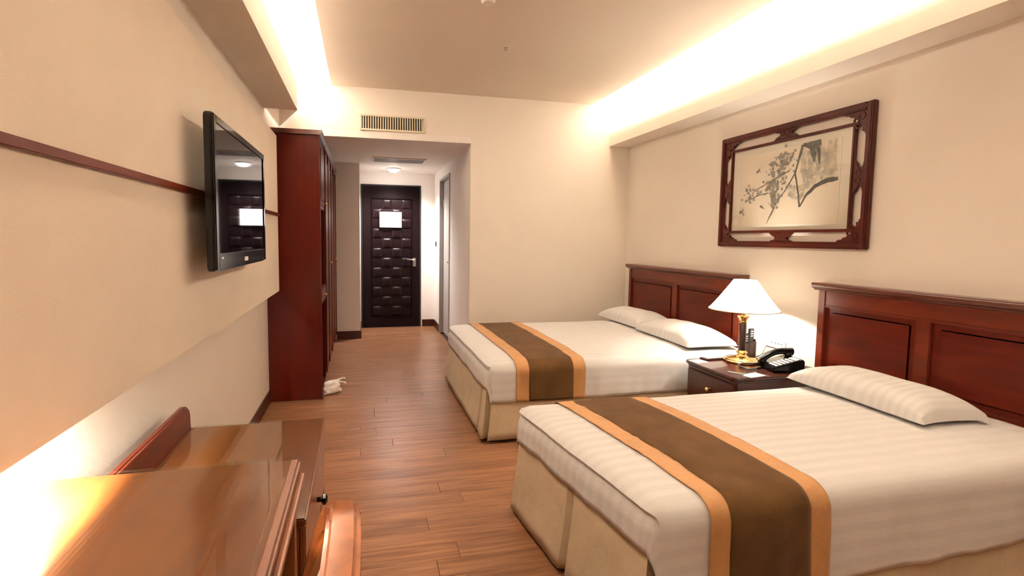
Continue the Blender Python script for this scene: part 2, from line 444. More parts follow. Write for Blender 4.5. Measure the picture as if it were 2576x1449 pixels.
# ------------------------------------------------------------------ entrance door
def entrance_door():
    r = thing('door_1', 'dark brown entrance door with woven padded squares', 'door', (0.0, YD, 0.0))
    r['kind'] = 'structure'
    W_, H_ = 0.8535, 2.0535
    fr = MB().box(0.0, 0.022, -0.012, 0.09, 0, H_).box(W_ - 0.022, W_, -0.012, 0.09, 0, H_).box(0.022, W_ - 0.022, -0.012, 0.09, H_ - 0.022, H_)
    fr.build('door_frame', 'black_matte', r, bevel=0.003)
    x0, x1, z0, z1 = 0.155, 0.715, 0.165, 1.85
    lf = MB()
    lf.box(0.026, x0, 0.0, 0.05, 0.008, H_ - 0.026).box(x1, W_ - 0.026, 0.0, 0.05, 0.008, H_ - 0.026)
    lf.box(x0, x1, 0.0, 0.05, 0.008, z0).box(x0, x1, 0.0, 0.05, z1, H_ - 0.026).box(x0, x1, 0.012, 0.05, z0, z1)
    leaf = lf.build('leaf', 'door_leather', r)
    mo = MB()
    t = 0.016
    mo.box(x0 - t, x1 + t, -0.008, 0.0, z1, z1 + t).box(x0 - t, x1 + t, -0.008, 0.0, z0 - t, z0)
    mo.box(x0 - t, x0, -0.008, 0.0, z0, z1).box(x1, x1 + t, -0.008, 0.0, z0, z1)
    mo.build('moulding', 'door_leather', r, bevel=0.004)
    cw = (x1 - x0) / 4; ch = (z1 - z0) / 12
    def pad(kind):
        def fn(u, v):
            a, b = 2 * u - 1, 2 * v - 1
            if kind == 0: d = 0.004 + 0.017 * (max(0, 1 - a ** 4)) ** 0.5 * (max(0, 1 - b ** 4)) ** 0.5
            else: d = 0.003 + 0.004 * (max(0, 1 - b * b)) ** 0.6
            return (u * cw, 0.013 - d, v * ch)
        m = MB().grid(fn, 8, 8)
        me = m.mesh('pad'); me.materials.append(MATS['door_leather']); return me
    pm = [pad(0), pad(1)]
    for i in range(4):
        for j in range(12):
            link('pad', pm[(i + j) % 2], leaf, (x0 + i * cw, 0, z0 + j * ch))
    # handle
    pl = MB().box(0.735, 0.782, -0.010, 0.0, 0.885, 1.01).build('handle_plate', 'chrome', r, bevel=0.004)
    pl['label'] = 'satin chrome lock plate'
    MB().tube([(0.752, -0.008, 0.985), (0.752, -0.05, 0.985), (0.74, -0.056, 0.985), (0.65, -0.056, 0.988)], [0.010, 0.010, 0.011, 0.008]).build('lever', 'chrome', pl)
    MB().lathe([(0.012, -0.018), (0.012, -0.010)], cx=0.758, axis='y').v
    th = MB().box(0.752, 0.766, -0.02, -0.009, 0.905, 0.93); th.build('thumb_turn', 'chrome', pl, bevel=0.002)
    return r
entrance_door()
nt_ = B(0.262, 0.573, 7.229, 7.2315, 1.447, 1.667).build('notice_sheet', 'notice_print')
tag(nt_, 'white printed notice sheet fixed to the entrance door', 'notice')

# bathroom doorway
def bathroom_door():
    r = thing('door_2', 'grey bathroom door in the passage wall beside the entrance', 'door', (XA, 5.97, 0.0)); r['kind'] = 'structure'
    D = 0.77; H_ = 2.09
    fr = MB().box(-0.012, 0.12, 0, 0.03, 0, H_).box(-0.012, 0.12, D - 0.03, D, 0, H_).box(-0.012, 0.12, 0.03, D - 0.03, H_ - 0.03, H_)
    fr.build('door_frame', 'grey_metal', r, bevel=0.003)
    lf = B(0.045, 0.085, 0.033, D - 0.033, 0.008, H_ - 0.033).build('leaf', 'grey_door', r, bevel=0.003)
    B(0.040, 0.045, 0.13, D - 0.13, 0.15, H_ - 0.18).build('door_panel', 'grey_door', lf, bevel=0.004)
    for z in (0.27, 1.77):
        h = MB().box(0.030, 0.046, D - 0.065, D - 0.028, z - 0.05, z + 0.05)
        h.build('hinge', 'chrome', r, bevel=0.002)
    MB().tube([(0.045, 0.09, 1.0), (0.01, 0.09, 1.0), (0.006, 0.10, 1.0), (0.006, 0.20, 1.0)], 0.009).build('lever', 'chrome', r)
    # dark space behind
bathroom_door()

# card switch + light switch right of entrance
def passage_switches():
    c = thing('card_switch', 'black key card slot on the passage wall beside entrance door', 'switch', (XA, 6.985, 1.17))
    B(-0.010, 0, 0, 0.085, 0, 0.095).build('plate', 'ivory_plastic', c, bevel=0.003)
    B(-0.022, -0.010, 0.012, 0.073, 0.012, 0.083).build('slot', 'black_matte', c, bevel=0.003)
    s = thing('light_switch', 'white light switch next to the black card slot', 'switch', (XA, 6.86, 1.165))
    B(-0.009, 0, 0, 0.08, 0, 0.085).build('plate', 'ivory_plastic', s, bevel=0.003)
    B(-0.014, -0.009, 0.015, 0.065, 0.015, 0.07).build('rocker', 'paper', s, bevel=0.002)
passage_switches()

# downlight in the passage
def downlight():
    r = thing('ceiling_downlight', 'round white glowing ceiling light before the entrance door', 'light', (0.434, 6.83, ZS))
    MB().lathe([(0.095, 0.0), (0.095, -0.012), (0.075, -0.018), (0.075, 0.0)], cap=False).build('trim_ring', 'paper', r)
    MB().lathe([(0.074, -0.006), (0.070, -0.025), (0.052, -0.042), (0.025, -0.051), (0.004, -0.053)]).build('diffuser', 'downlight_glow', r)
    ld = bpy.data.lights.new('downlight_lamp', 'SPOT'); ld.energy = ENTRY_W * 4; ld.color = (1.0, 0.90, 0.86); ld.shadow_soft_size = 0.07
    ld.spot_size = radians(140); ld.spot_blend = 0.8
    o = bpy.data.objects.new('downlight_lamp', ld); COL.objects.link(o); o.parent = r; o.location = (0, 0, -0.07)
downlight()

# access grille in passage ceiling
def access_panel():
    r = thing('ceiling_access_panel', 'recessed grey return air panel in the passage ceiling', 'vent', (0.135, 5.91, ZS))
    w, d = 0.63, 0.33
    MB().box(0, w, 0, 0.02, -0.012, 0).box(0, w, d - 0.02, d, -0.012, 0).box(0, 0.02, 0.02, d - 0.02, -0.012, 0).box(w - 0.02, w, 0.02, d - 0.02, -0.012, 0).build('frame', 'ivory_plastic', r, bevel=0.002)
    B(0.02, w - 0.02, 0.02, d - 0.02, -0.003, -0.0005).build('backing', 'void', r)
    for k in range(12):
        y = 0.035 + k * 0.0237
        B(0.02, w - 0.02, y, y + 0.012, -0.010, -0.003).build('slat', 'grey_metal', r)
access_panel()

# wall vent
def wall_vent():
    r = thing('wall_vent', 'beige air vent with upright slats above the passage', 'vent', (-0.003, YF, 2.296))
    w, h = 0.605, 0.15
    t = 0.018
    MB().box(0, w, -0.014, 0, 0, t).box(0, w, -0.014, 0, h - t, h).box(0, t, -0.014, 0, t, h - t).box(w - t, w, -0.014, 0, t, h - t).build('frame', 'grille', r, bevel=0.003)
    B(t, w - t, -0.002, -0.0005, t, h - t).build('backing', 'void', r)
    n = 25
    me = MB().box(-0.0035, 0.0035, -0.011, 0.0, 0, h - 2 * t).mesh('slat'); me.materials.append(MATS['grille'])
    for k in range(n):
        link('slat', me, r, (t + (k + 0.5) * (w - 2 * t) / n, -0.0025, t), (0, 0, radians(20)))
wall_vent()

# ceiling details
sp = thing('ceiling_sprinkler', 'tiny dark sprinkler nozzle in the middle of the ceiling', 'sprinkler', (1.036, 3.577, ZC))
MB().lathe([(0.018, 0.0), (0.018, -0.004), (0.006, -0.006), (0.006, -0.016), (0.012, -0.018), (0.012, -0.021)]).build('nozzle', 'grey_metal', sp)
MB().lathe([(0.022, 0.0), (0.022, -0.002), (0.018, -0.0025)]).build('rosette', 'ivory_plastic', sp)
sd = thing('smoke_detector', 'round cream smoke detector at the top edge of the ceiling', 'smoke detector', (0.724, 2.88, ZC))
MB().lathe([(0.05, 0.0), (0.05, -0.012), (0.047, -0.016)]).build('base', 'ivory_plastic', sd)
MB().lathe([(0.040, -0.016), (0.040, -0.028), (0.034, -0.036), (0.012, -0.040)]).build('cover', 'ivory_plastic', sd)

# ------------------------------------------------------------------ panel with rail on left wall
def tv_panel():
    r = thing('wall_panel', 'large beige upholstered wall panel behind the television', 'wall panel', (XL, 0.0, 0.888))
    x1 = 0.108; y0, y1 = -1.1, 3.955
    h = 2.046 - 0.888
    B(0.078, x1, y0, y1, 0, h).build('board', 'panel_fabric', r, bevel=0.006)
    for y in (-0.9, 0.9, 2.4, 3.85):
        B(0.0, 0.078, y, y + 0.05, 0.25, h - 0.05).build('batten', 'dark_wood', r)
    tr = B(x1, x1 + 0.012, y0, y1, 0.562, 0.585).build('rail', 'mahogany_trim', r, bevel=0.003)
    tr['label'] = 'dark red wooden rail across the panel'
tv_panel()

# ------------------------------------------------------------------ television
def television():
    y0, y1, z0, z1 = 1.925, 2.865, 1.17, 1.738
    r = thing('television', 'black flat television mounted on the beige wall panel', 'television', (-0.5, y0, z0))
    w = y1 - y0; h = z1 - z0
    def rr(a, b, c, d, rad, n=5):
        pts = []
        for (px, pz, a0) in ((c - rad, b + rad, -90), (c - rad, d - rad, 0), (a + rad, d - rad, 90), (a + rad, b + rad, 180)):
            for k in range(n + 1):
                t = radians(a0 + 90 * k / n); pts.append((px + rad * cos(t), pz + rad * sin(t)))
        return pts
    # bezel ring: outer rounded, inner rectangular opening -> four bars + rounded body
    body = MB().prism(rr(0, 0, w, h, 0.022), -0.034, -0.010, 'x').build('body', 'black_gloss', r, bevel=0.003)
    bz = 0.036; bot = 0.066
    bars = MB()
    bars.box(-0.0105, 0.0, 0.006, bz, 0.006, h - 0.006).box(-0.0105, 0.0, w - bz, w - 0.006, 0.006, h - 0.006)
    bars.box(-0.0105, 0.0, bz, w - bz, h - bz, h - 0.006).box(-0.0105, 0.0, bz, w - bz, 0.006, bot)
    bars.build('bezel', 'black_gloss', r, bevel=0.003)
    B(-0.0105, -0.004, bz, w - bz, bot, h - bz).build('screen', 'screen', r)
    B(-0.070, -0.034, 0.16, w - 0.16, 0.10, h - 0.10).build('back_housing', 'black_matte', r, bevel=0.012)
    MB().box(-0.1012, -0.094, w / 2 - 0.18, w / 2 + 0.18, 0.33, 0.46).box(-0.096, -0.06, w / 2 - 0.15, w / 2 - 0.11, 0.34, 0.45).box(-0.096, -0.06, w / 2 + 0.11, w / 2 + 0.15, 0.34, 0.45).build('wall_bracket', 'black_matte', r)
    lg = B(0.0, 0.0015, w / 2 - 0.04, w / 2 + 0.025, 0.022, 0.040).build('mark', 'paper', r, bevel=0.0005); lg['label'] = 'small white badge under the screen'  # small pale marks on the lower bezel, here and below
    B(0.0, 0.0015, 0.06, 0.085, 0.045, 0.052).build('small_mark', 'button_grey', r)
television()

# ------------------------------------------------------------------ tall cabinet and wardrobe on left
def tall_cabinet():
    x0, x1 = 0.0, 0.3965       # local: from wall to front
    r = thing('tall_cabinet', 'tall mahogany cabinet with open dark niches at the end of the panel', 'cabinet', (XL + 0.002, 4.0757, 0.0))
    D = 0.52; H_ = 2.085; t = 0.022
    B(x0, x1, 0, t, 0, H_).build('side_panel', 'mahogany_v', r, bevel=0.003)
    B(x0, x1 - 0.004, D - t, D, 0, H_).build('side_panel', 'mahogany_v', r, bevel=0.002)
    B(x0, x0 + 0.012, t, D - t, 0.0, H_).build('back_panel', 'niche_dark', r)
    for (a, b) in ((0.0, 0.05), (0.757, 0.885), (1.53, 1.555), (H_ - 0.025, H_)):
        B(x0 + 0.012, x1 - 0.004, t, D - t, a, b).build('shelf', 'mahogany', r, bevel=0.002)
    dr = B(x1 - 0.020, x1, t + 0.002, D - t - 0.002, 1.558, H_ - 0.028).build('door', 'mahogany_v', r, bevel=0.002)
    B(x1, x1 + 0.006, t + 0.06, D - t - 0.06, 1.61, H_ - 0.08).build('door_panel', 'mahogany_v', dr, bevel=0.003)
    MB().lathe([(0.007, x1), (0.007, x1 + 0.012), (0.013, x1 + 0.016), (0.013, x1 + 0.022), (0.006, x1 + 0.026)], axis='x').build('knob', 'brass', dr, loc=(0, D - 0.07, 1.585))
    dw = B(x1 - 0.004, x1 + 0.006, t + 0.002, D - t - 0.002, 0.764, 0.878).build('drawer_front', 'mahogany', r, bevel=0.003)
    MB().lathe([(0.007, x1), (0.007, x1 + 0.016), (0.013, x1 + 0.020), (0.006, x1 + 0.028)], axis='x').build('knob', 'brass', dw, loc=(0, D / 2, 0.82))
    cr = MB().prism([(x0, H_), (x1 + 0.004, H_), (x1 + 0.012, H_ + 0.010), (x1 + 0.020, H_ + 0.016), (x1 + 0.024, H_ + 0.036), (x0, H_ + 0.036)], -0.016, D, 'y')
    cr.build('crown', 'crown_wood', r)
    B(x1, x1 + 0.004, t * 0, t, 0.0, H_).build('corner_stile', 'mahogany', r)
tall_cabinet()

def wardrobe():
    D = 1.845
    r = thing('wardrobe', 'long mahogany wardrobe with ribbed doors beside the entrance passage', 'wardrobe', (XL + 0.002, 4.602, 0.0))
    x1 = 0.3965; H_ = 2.085
    B(0, x1 - 0.022, 0, D, 0.0, H_).build('body', 'mahogany_v', r)
    n = 4; w = D / n
    for k in range(n):
        d = B(x1 - 0.022, x1 - 0.002, k * w + 0.003, (k + 1) * w - 0.003, 0.07, H_ - 0.01).build('door', 'mahogany_v', r, bevel=0.003)
        # raised stiles and panel
        B(x1 - 0.002, x1 + 0.010, k * w + 0.006, k * w + 0.05, 0.075, H_ - 0.015).build('stile', 'mahogany_trim', d, bevel=0.004)
        B(x1 - 0.002, x1 + 0.010, (k + 1) * w - 0.05, (k + 1) * w - 0.006, 0.075, H_ - 0.015).build('stile', 'mahogany_trim', d, bevel=0.004)
        B(x1 - 0.002, x1 + 0.005, k * w + 0.09, (k + 1) * w - 0.09, 0.16, H_ - 0.10).build('door_panel', 'mahogany_v', d, bevel=0.003)
        yk = (k + 1) * w - 0.03 if k % 2 == 0 else k * w + 0.03
        MB().lathe([(0.006, x1 + 0.01), (0.006, x1 + 0.022), (0.012, x1 + 0.026), (0.005, x1 + 0.034)], axis='x').build('knob', 'brass', d, loc=(0, yk, 1.05))
    B(x1 - 0.022, x1 - 0.012, 0, D, 0.0, 0.065).build('plinth', 'dark_wood', r)
    MB().prism([(0, H_), (x1 + 0.004, H_), (x1 + 0.012, H_ + 0.010), (x1 + 0.020, H_ + 0.016), (x1 + 0.024, H_ + 0.036), (0, H_ + 0.036)], 0.0, D, 'y').build('crown', 'crown_wood', r)
wardrobe()

def packet():
    m = MB()
    rnd = random.Random(5)
    def fn(u, v):
        a, b = (u - 0.5) * 2, (v - 0.5) * 2
        th = 0.028 * (1 - abs(a) ** 3) ** 0.5 * (1 - abs(b) ** 3) ** 0.5
        n = noise.noise(Vector((a * 2.3, b * 2.3, 1.7))) * 0.02
        return Vector((0.0, a * 0.075 + n, 0.06 + b * 0.058)), th, n
    m.grid(lambda u, v: (fn(u, v)[0] + Vector((fn(u, v)[1] + fn(u, v)[2] * 0.6, 0, 0))), 12, 12)
    m.grid(lambda u, v: (fn(u, v)[0] - Vector((fn(u, v)[1] - fn(u, v)[2] * 0.6, 0, 0))), 12, 12)
    # twisted ear corners
    m.tube([(0.0, 0.06, 0.11), (0.02, 0.085, 0.125), (0.03, 0.10, 0.12)], [0.010, 0.006, 0.010])
    m.tube([(0.0, 0.065, 0.09), (0.025, 0.09, 0.09), (0.035, 0.105, 0.08)], [0.008, 0.005, 0.009])
    o = m.build('plastic_packet', 'bag_plastic', None, loc=(-0.238, 4.20, 0.001), rot=(0, 0, radians(-60)))
    tag(o, 'crumpled white plastic packet on the floor against the tall cabinet', 'packet')
packet()

# ------------------------------------------------------------------ beds
def soft(n): return n * n * (3 - 2 * n)
class Bed:
    def __init__(s, xf, xh, yn, yf, top, r=0.065, shear=0.0, seed=0.0):
        s.xf, s.xh, s.yn, s.yf, s.top, s.r, s.shear, s.seed = xf, xh, yn, yf, top, r, shear, seed
    def sh(s, x, y):
        k = s.shear * (s.yf - y) / (s.yf - s.yn)
        return x + k * max(0, min(1.15, (s.xh - x) / (s.xh - s.xf)))
    def surf(s, xc, yc, off=0.0, wav=1.0, groove=0.0):
        r = s.r; cx0 = s.xf + r; cy0 = s.yn + r; cy1 = s.yf - r
        dx = max(0.0, cx0 - xc)
        dy, sg = 0.0, 0
        if yc < cy0: dy, sg = cy0 - yc, -1
        elif yc > cy1: dy, sg = yc - cy1, 1
        px, py = max(xc, cx0), min(max(yc, cy0), cy1)
        d = (dx ** 4 + dy ** 4) ** 0.25 if (dx > 0 or dy > 0) else 0.0
        q = pi * r / 2
        if d < q:
            h = (r + off) * sin(d / r); v = (r + off) * (1 - cos(d / r))
        else:
            e = d - q
            h = r + off + e * 0.05; v = r + off + e
            w = min(1, e / 0.10)
            pp = (yc * 1.0 if dx > dy else xc * 1.0)
            h += wav * w * (0.012 * noise.noise(Vector((pp * 5.0, s.seed, e * 1.5))) + 0.006 * noise.noise(Vector((pp * 13.0, s.seed + 4, e * 3))))
        if groove and dx > dy:
            h -= groove * math.exp(-((d - 0.088) / 0.014) ** 2)
            h += groove * 0.7 * math.exp(-((d - 0.058) / 0.02) ** 2)
        nx, ny = (-dx, sg * dy); L = hypot(nx, ny)
        if L > 0: px += nx / L * h; py += ny / L * h
        bx = min(1, max(0, (xc - s.xf) / 0.35)); by = min(1, max(0, min(yc - s.yn, s.yf - yc) / 0.35))
        crown = 0.016 * soft(bx) ** 0.7 * soft(by) ** 0.7
        n = 0.005 * noise.noise(Vector((xc * 3.2, yc * 3.2, s.seed))) + 0.002 * noise.noise(Vector((xc * 9, yc * 9, s.seed)))
        z = s.top + off - v + (crown + n) * (1 if d < q else 1)
        return Vector((s.sh(px, py), py, z))

def make_bed(kind, b, foot_drop, near_drop, far_drop, run, pleat_y, labels, hem_sag=0.0):
    cx, cy = (b.xf + b.xh) / 2, (b.yn + b.yf) / 2
    root = thing('bed', labels[0], 'bed', (cx, cy, 0))
    O = (-cx, -cy, 0)
    # skirt: three sided pleated cloth
    zt, zb = b.top - 0.13, 0.025
    ins = 0.012
    path = []
    def add_seg(p0, p1, n):
        for k in range(n + 1):
            t = k / n; path.append((p0[0] + (p1[0] - p0[0]) * t, p0[1] + (p1[1] - p0[1]) * t))
    x0, y0, y1, xh = b.xf + ins, b.yn + ins, b.yf - ins, b.xh
    add_seg((xh, y0), (x0 + 0.03, y0), 24)
    path.append((x0 + 0.05, y0 + 0.05))               # corner pleat tucked in
    add_seg((x0, y0 + 0.03), (x0, pleat_y - 0.025), 14)
    path.append((x0 + 0.055, pleat_y))                 # centre pleat tucked in
    add_seg((x0, pleat_y + 0.025), (x0, y1 - 0.03), 14)
    path.append((x0 + 0.05, y1 - 0.05))
    add_seg((x0 + 0.03, y1), (xh, y1), 24)
    nz = 8; n = len(path)
    m = MB()
    ccx, ccy = cx, cy
    for i, (px, py) in enumerate(path):
        for j in range(nz + 1):
            t = j / nz      # 0 top .. 1 bottom
            fl_ = 0.035 * t ** 1.3 + 0.010 * t * noise.noise(Vector((px * 6 + 9, py * 6, t * 2 + b.seed)))
            ox = -fl_ if px < b.xf + 0.1 else 0
            oy = (-fl_ if py < b.yn + 0.08 else (fl_ if py > b.yf - 0.08 else 0)) * 0.55
            p = (b.sh(px, py) + ox, py + oy, zt + (zb - zt) * t + 0.006 * t * noise.noise(Vector((px * 5, py * 5, b.seed))))
            m.v.append(p)
    for i in range(n - 1):
        for j in range(nz):
            a = i * (nz + 1) + j
            m.f.append((a, a + 1, a + nz + 2, a + nz + 1))
    sk = m.build('bed_skirt', 'tan_fabric', root, loc=O)
    solidify(sk, 0.003, 0)
    sk['label'] = 'tan pleated valance cloth'
    bb = MB()
    poly = [(b.sh(b.xf + 0.09, b.yn + 0.08), b.yn + 0.08), (b.xh - 0.01, b.yn + 0.08), (b.xh - 0.01, b.yf - 0.08), (b.sh(b.xf + 0.09, b.yf - 0.08), b.yf - 0.08)]
    bb.prism(poly, 0.10, 0.27, 'z').build('bed_base', 'black_matte', root, loc=O)
    bb = MB(); 
    poly = [(b.sh(b.xf + 0.075, b.yn + 0.07), b.yn + 0.07), (b.xh - 0.005, b.yn + 0.07), (b.xh - 0.005, b.yf - 0.07), (b.sh(b.xf + 0.075, b.yf - 0.07), b.yf - 0.07)]
    bb.prism(poly, 0.272, b.top - 0.02, 'z').build('mattress', 'white_plain', root, bevel=0.03, loc=O)
    for (lx, ly) in ((b.xf + 0.22, b.yn + 0.16), (b.xf + 0.22, b.yf - 0.16), (b.xh - 0.1, b.yn + 0.16), (b.xh - 0.1, b.yf - 0.16)):
        MB().lathe([(0.025, 0.0), (0.03, 0.10)], cx=lx, cy=ly, seg=12).build('leg', 'dark_wood', root, loc=O)
    # duvet
    q = pi * b.r / 2
    def span(d): return d - b.r + q      # cloth length beyond core edge for a given vertical drop
    cxa, cxb = b.xf + b.r - span(foot_drop), b.xh - 0.005
    cya, cyb = b.yn + b.r - span(near_drop), b.yf - b.r + span(far_drop)
    def mk(u, v):
        sag = hem_sag * (1 - u) * max(0.0, 1 - v / 0.25)
        return cxa + (cxb - cxa) * u, cya - sag + (cyb - cya) * v
    m = MB().grid(lambda u, v: b.surf(*mk(u, v), groove=0.016), 110, 90, uvfn=lambda u, v: mk(u, v))
    for k, p in enumerate(m.v): m.v[k] = (p[0] - cx, p[1] - cy, p[2] - b.top)
    dv = m.build('duvet', 'linen', None, loc=(cx, cy, b.top))
    solidify(dv, 0.006, -1)
    tag(dv, labels[1], 'duvet')
    # runner
    rr_ = thing('bed_runner', labels[2], 'bed runner', (sum(run) / 4, cy, b.top))
    rx, ry, rz = sum(run) / 4, cy, b.top
    ra, rb = b.yn + b.r - span(near_drop + hem_sag * 0.75), b.yf - b.r + span(far_drop + 0.0)
    for k, (nm, mt) in enumerate((('border', 'gold_satin'), ('centre_band', 'brown_velvet'), ('border', 'gold_satin'))):
        xa, xb = run[k], run[k + 1]
        off = 0.0045 if k != 1 else 0.0055
        def f(u, v):
            xc = xa + (xb - xa) * u
            yc = ra + (rb - ra) * v
            xc += 0.004 * noise.noise(Vector((yc * 4, k, b.seed)))
            p = b.surf(xc, yc, off)
            w = 0.005 * noise.noise(Vector((xc * 7, yc * 17, 3.3 + b.seed))) if k != 1 else 0.002 * noise.noise(Vector((xc * 8, yc * 8, 3.3)))
            p.z += abs(w)
            return (p.x - rx, p.y - ry, p.z - rz)
        m = MB().grid(f, 8 if k != 1 else 18, 120)
        o = m.build(nm, mt, rr_)
        solidify(o, 0.002, 1)
        o['label'] = 'gold satin border strip' if k != 1 else 'brown suede-like centre strip'
    return root

far = Bed(0.765, 2.69, 2.965, 4.45, 0.515, r=0.07, seed=1.3)
near = Bed(0.705, 2.69, 1.225, 2.205, 0.525, r=0.065, shear=0.12, seed=6.1)
make_bed('far', far, 0.165, 0.25, 0.20, (0.955, 1.045, 1.345, 1.43), 3.12,
         ('double bed with tan valance beside the far wall', 'white striped duvet on the far double bed', 'brown and gold runner across the far double bed'))
make_bed('near', near, 0.16, 0.265, 0.19, (0.895, 0.97, 1.275, 1.355), 1.70,
         ('single bed with tan valance nearest the camera', 'white striped duvet on the near single bed', 'brown and gold runner across the near single bed'), 0.055)

def pillow(label, cx, cy, w, d, h, z, rot, seed, group, tilt=0.0):
    """w along X (depth), d along Y (width)"""
    m = MB()
    def edge(a, b):
        # plan outline slightly pulled in between the corners
        return a * (1 - 0.045 * (1 - b * b)), b * (1 - 0.06 * (1 - a * a))
    def prof(a, b):
        t = (max(0.0, 1 - abs(a) ** 3.2)) ** 0.42 * (max(0.0, 1 - abs(b) ** 4.5)) ** 0.42 * (0.86 + 0.14 * (1 - a * a) * (1 - b * b))
        return t
    def f(top):
        def g(u, v):
            a, b = 2 * u - 1, 2 * v - 1
            a = math.copysign(abs(a) ** 0.8, a); b = math.copysign(abs(b) ** 0.8, b)
            ex, ey = edge(a, b); t = prof(a, b)
            n = 0.010 * noise.noise(Vector((a * 2 + seed, b * 2.5, seed))) * t
            z_ = (h * 0.88 * t + n) if top else (-h * 0.12 * t ** 0.6)
            return (ex * w / 2, ey * d / 2, z_ + h * 0.12 + tilt * (ex * w / 2 + w / 2))
        return g
    uvf = lambda u, v: (v * d, u * w)
    m.grid(f(True), 28, 36, uvfn=uvf)
    m.grid(lambda u, v: f(False)(1 - u, v), 28, 36, uvfn=lambda u, v: (v * d, (1 - u) * w))
    o = m.build('pillow', 'pillow_linen', None, loc=(cx, cy, z), rot=(0, 0, rot), merge=True, flip=True)
    tag(o, label, 'pillow', group)
pillow('white striped pillow at the wall side of the far bed', 2.485, 4.155, 0.38, 0.72, 0.13, 0.535, radians(1), 1.1, 'bed pillows')
pillow('white striped lamplit pillow next to the bedside table', 2.455, 3.40, 0.40, 0.76, 0.13, 0.535, radians(-2), 2.6, 'bed pillows')
pillow('plump white striped pillow alone on the near single bed', 2.425, 1.87, 0.35, 0.71, 0.118, 0.546, radians(-2.5), 4.2, 'bed pillows')

# ------------------------------------------------------------------ headboards
def headboard(label, ya, yb, z0=0.49, z1=1.055, xf=2.712):
    w = yb - ya
    r = thing('headboard', label, 'headboard', (XR, ya, z0))
    D = XR - xf
    h = z1 - z0
    st = 0.055; cap = 0.045
    top = h - cap
    B(-D + 0.016, -0.001, 0.01, w - 0.01, 0.0, top).build('back_panel', 'mahogany', r)
    B(-D - 0.004, -0.001, 0.008, st, 0.0, top).build('stile', 'mahogany_trim', r, bevel=0.004)
    B(-D - 0.004, -0.001, w - st, w - 0.008, 0.0, top).build('stile', 'mahogany_trim', r, bevel=0.004)
    B(-D, -0.02, w / 2 - 0.035, w / 2 + 0.035, 0.06, top - 0.085).build('stile', 'mahogany_trim', r, bevel=0.004)
    B(-D, -0.02, st, w - st, top - 0.085, top).build('top_rail', 'mahogany_trim', r, bevel=0.003)
    B(-D - 0.006, -0.02, st, w - st, top - 0.098, top - 0.085).build('bead', 'mahogany_trim', r, bevel=0.004)
    B(-D, -0.02, st, w - st, 0.0, 0.06).build('bottom_rail', 'mahogany_trim', r, bevel=0.003)
    for (a, b) in ((st, w / 2 - 0.035), (w / 2 + 0.035, w - st)):
        B(-D + 0.010, -0.03, a + 0.03, b - 0.03, 0.085, top - 0.125).build('panel', 'mahogany', r, bevel=0.006)
    pr = [(-0.001, top), (-D - 0.006, top), (-D - 0.010, top + 0.008), (-D - 0.026, top + 0.016), (-D - 0.030, top + 0.024), (-D - 0.030, top + 0.038), (-D - 0.026, h), (-0.001, h)]
    MB().prism(pr, -0.02, w + 0.02, 'y').build('cap', 'crown_wood', r)
headboard('wide mahogany headboard behind the two pillows of the far bed', 3.105, 4.665)
headboard('mahogany headboard with dark cap behind the single pillow', 1.295, 2.475)

# ------------------------------------------------------------------ bedside table with things
NZ = 0.50
def nightstand():
    x0, x1, y0, y1 = 2.125, 2.765, 2.435, 2.925
    r = thing('bedside_table', 'dark glossy wooden bedside table between the two beds', 'bedside table', (x0, y0, 0.0))
    w, d = x1 - x0, y1 - y0
    # top with rounded front corners
    def outline(e, rad):
        pts = []
        for (px, py, a0) in ((w + 0, d + e, 90), (-e, d + e, 90), (-e, -e, 180)):
            pass
        pts.append((w, -e)); pts.append((w, d + e))
        for k in range(6):
            t = radians(90 + 18 * k); pts.append((-e + rad + rad * cos(t), d + e - rad + rad * sin(t)))
        for k in range(6):
            t = radians(180 + 18 * k); pts.append((-e + rad + rad * cos(t), -e + rad + rad * sin(t)))
        return pts
    MB().prism(outline(0.0, 0.05), NZ - 0.018, NZ, 'z').build('top', 'dark_wood', r, bevel=0.005, bseg=3)
    MB().prism(outline(-0.012, 0.045), NZ - 0.036, NZ - 0.018, 'z').build('edge_moulding', 'dark_wood', r, bevel=0.006)
    B(0.03, w, 0.02, d - 0.02, 0.06, NZ - 0.036).build('body', 'dark_wood', r, bevel=0.003)
    for k, (a, b) in enumerate(((0.28, 0.45), (0.08, 0.265))):
        dr = B(0.016, 0.03, 0.035, d - 0.035, a, b).build('drawer', 'dark_wood', r, bevel=0.004)
        MB().lathe([(0.008, 0.016), (0.007, 0.004), (0.014, 0.0), (0.006, -0.008)], axis='x').build('knob', 'brass', dr, loc=(0, d / 2, (a + b) / 2))
    for (lx, ly) in ((0.05, 0.04), (0.05, d - 0.04), (w - 0.04, 0.04), (w - 0.04, d - 0.04)):
        B(lx - 0.02, lx + 0.02, ly - 0.02, ly + 0.02, 0, 0.06).build('leg', 'dark_wood', r)
nightstand()

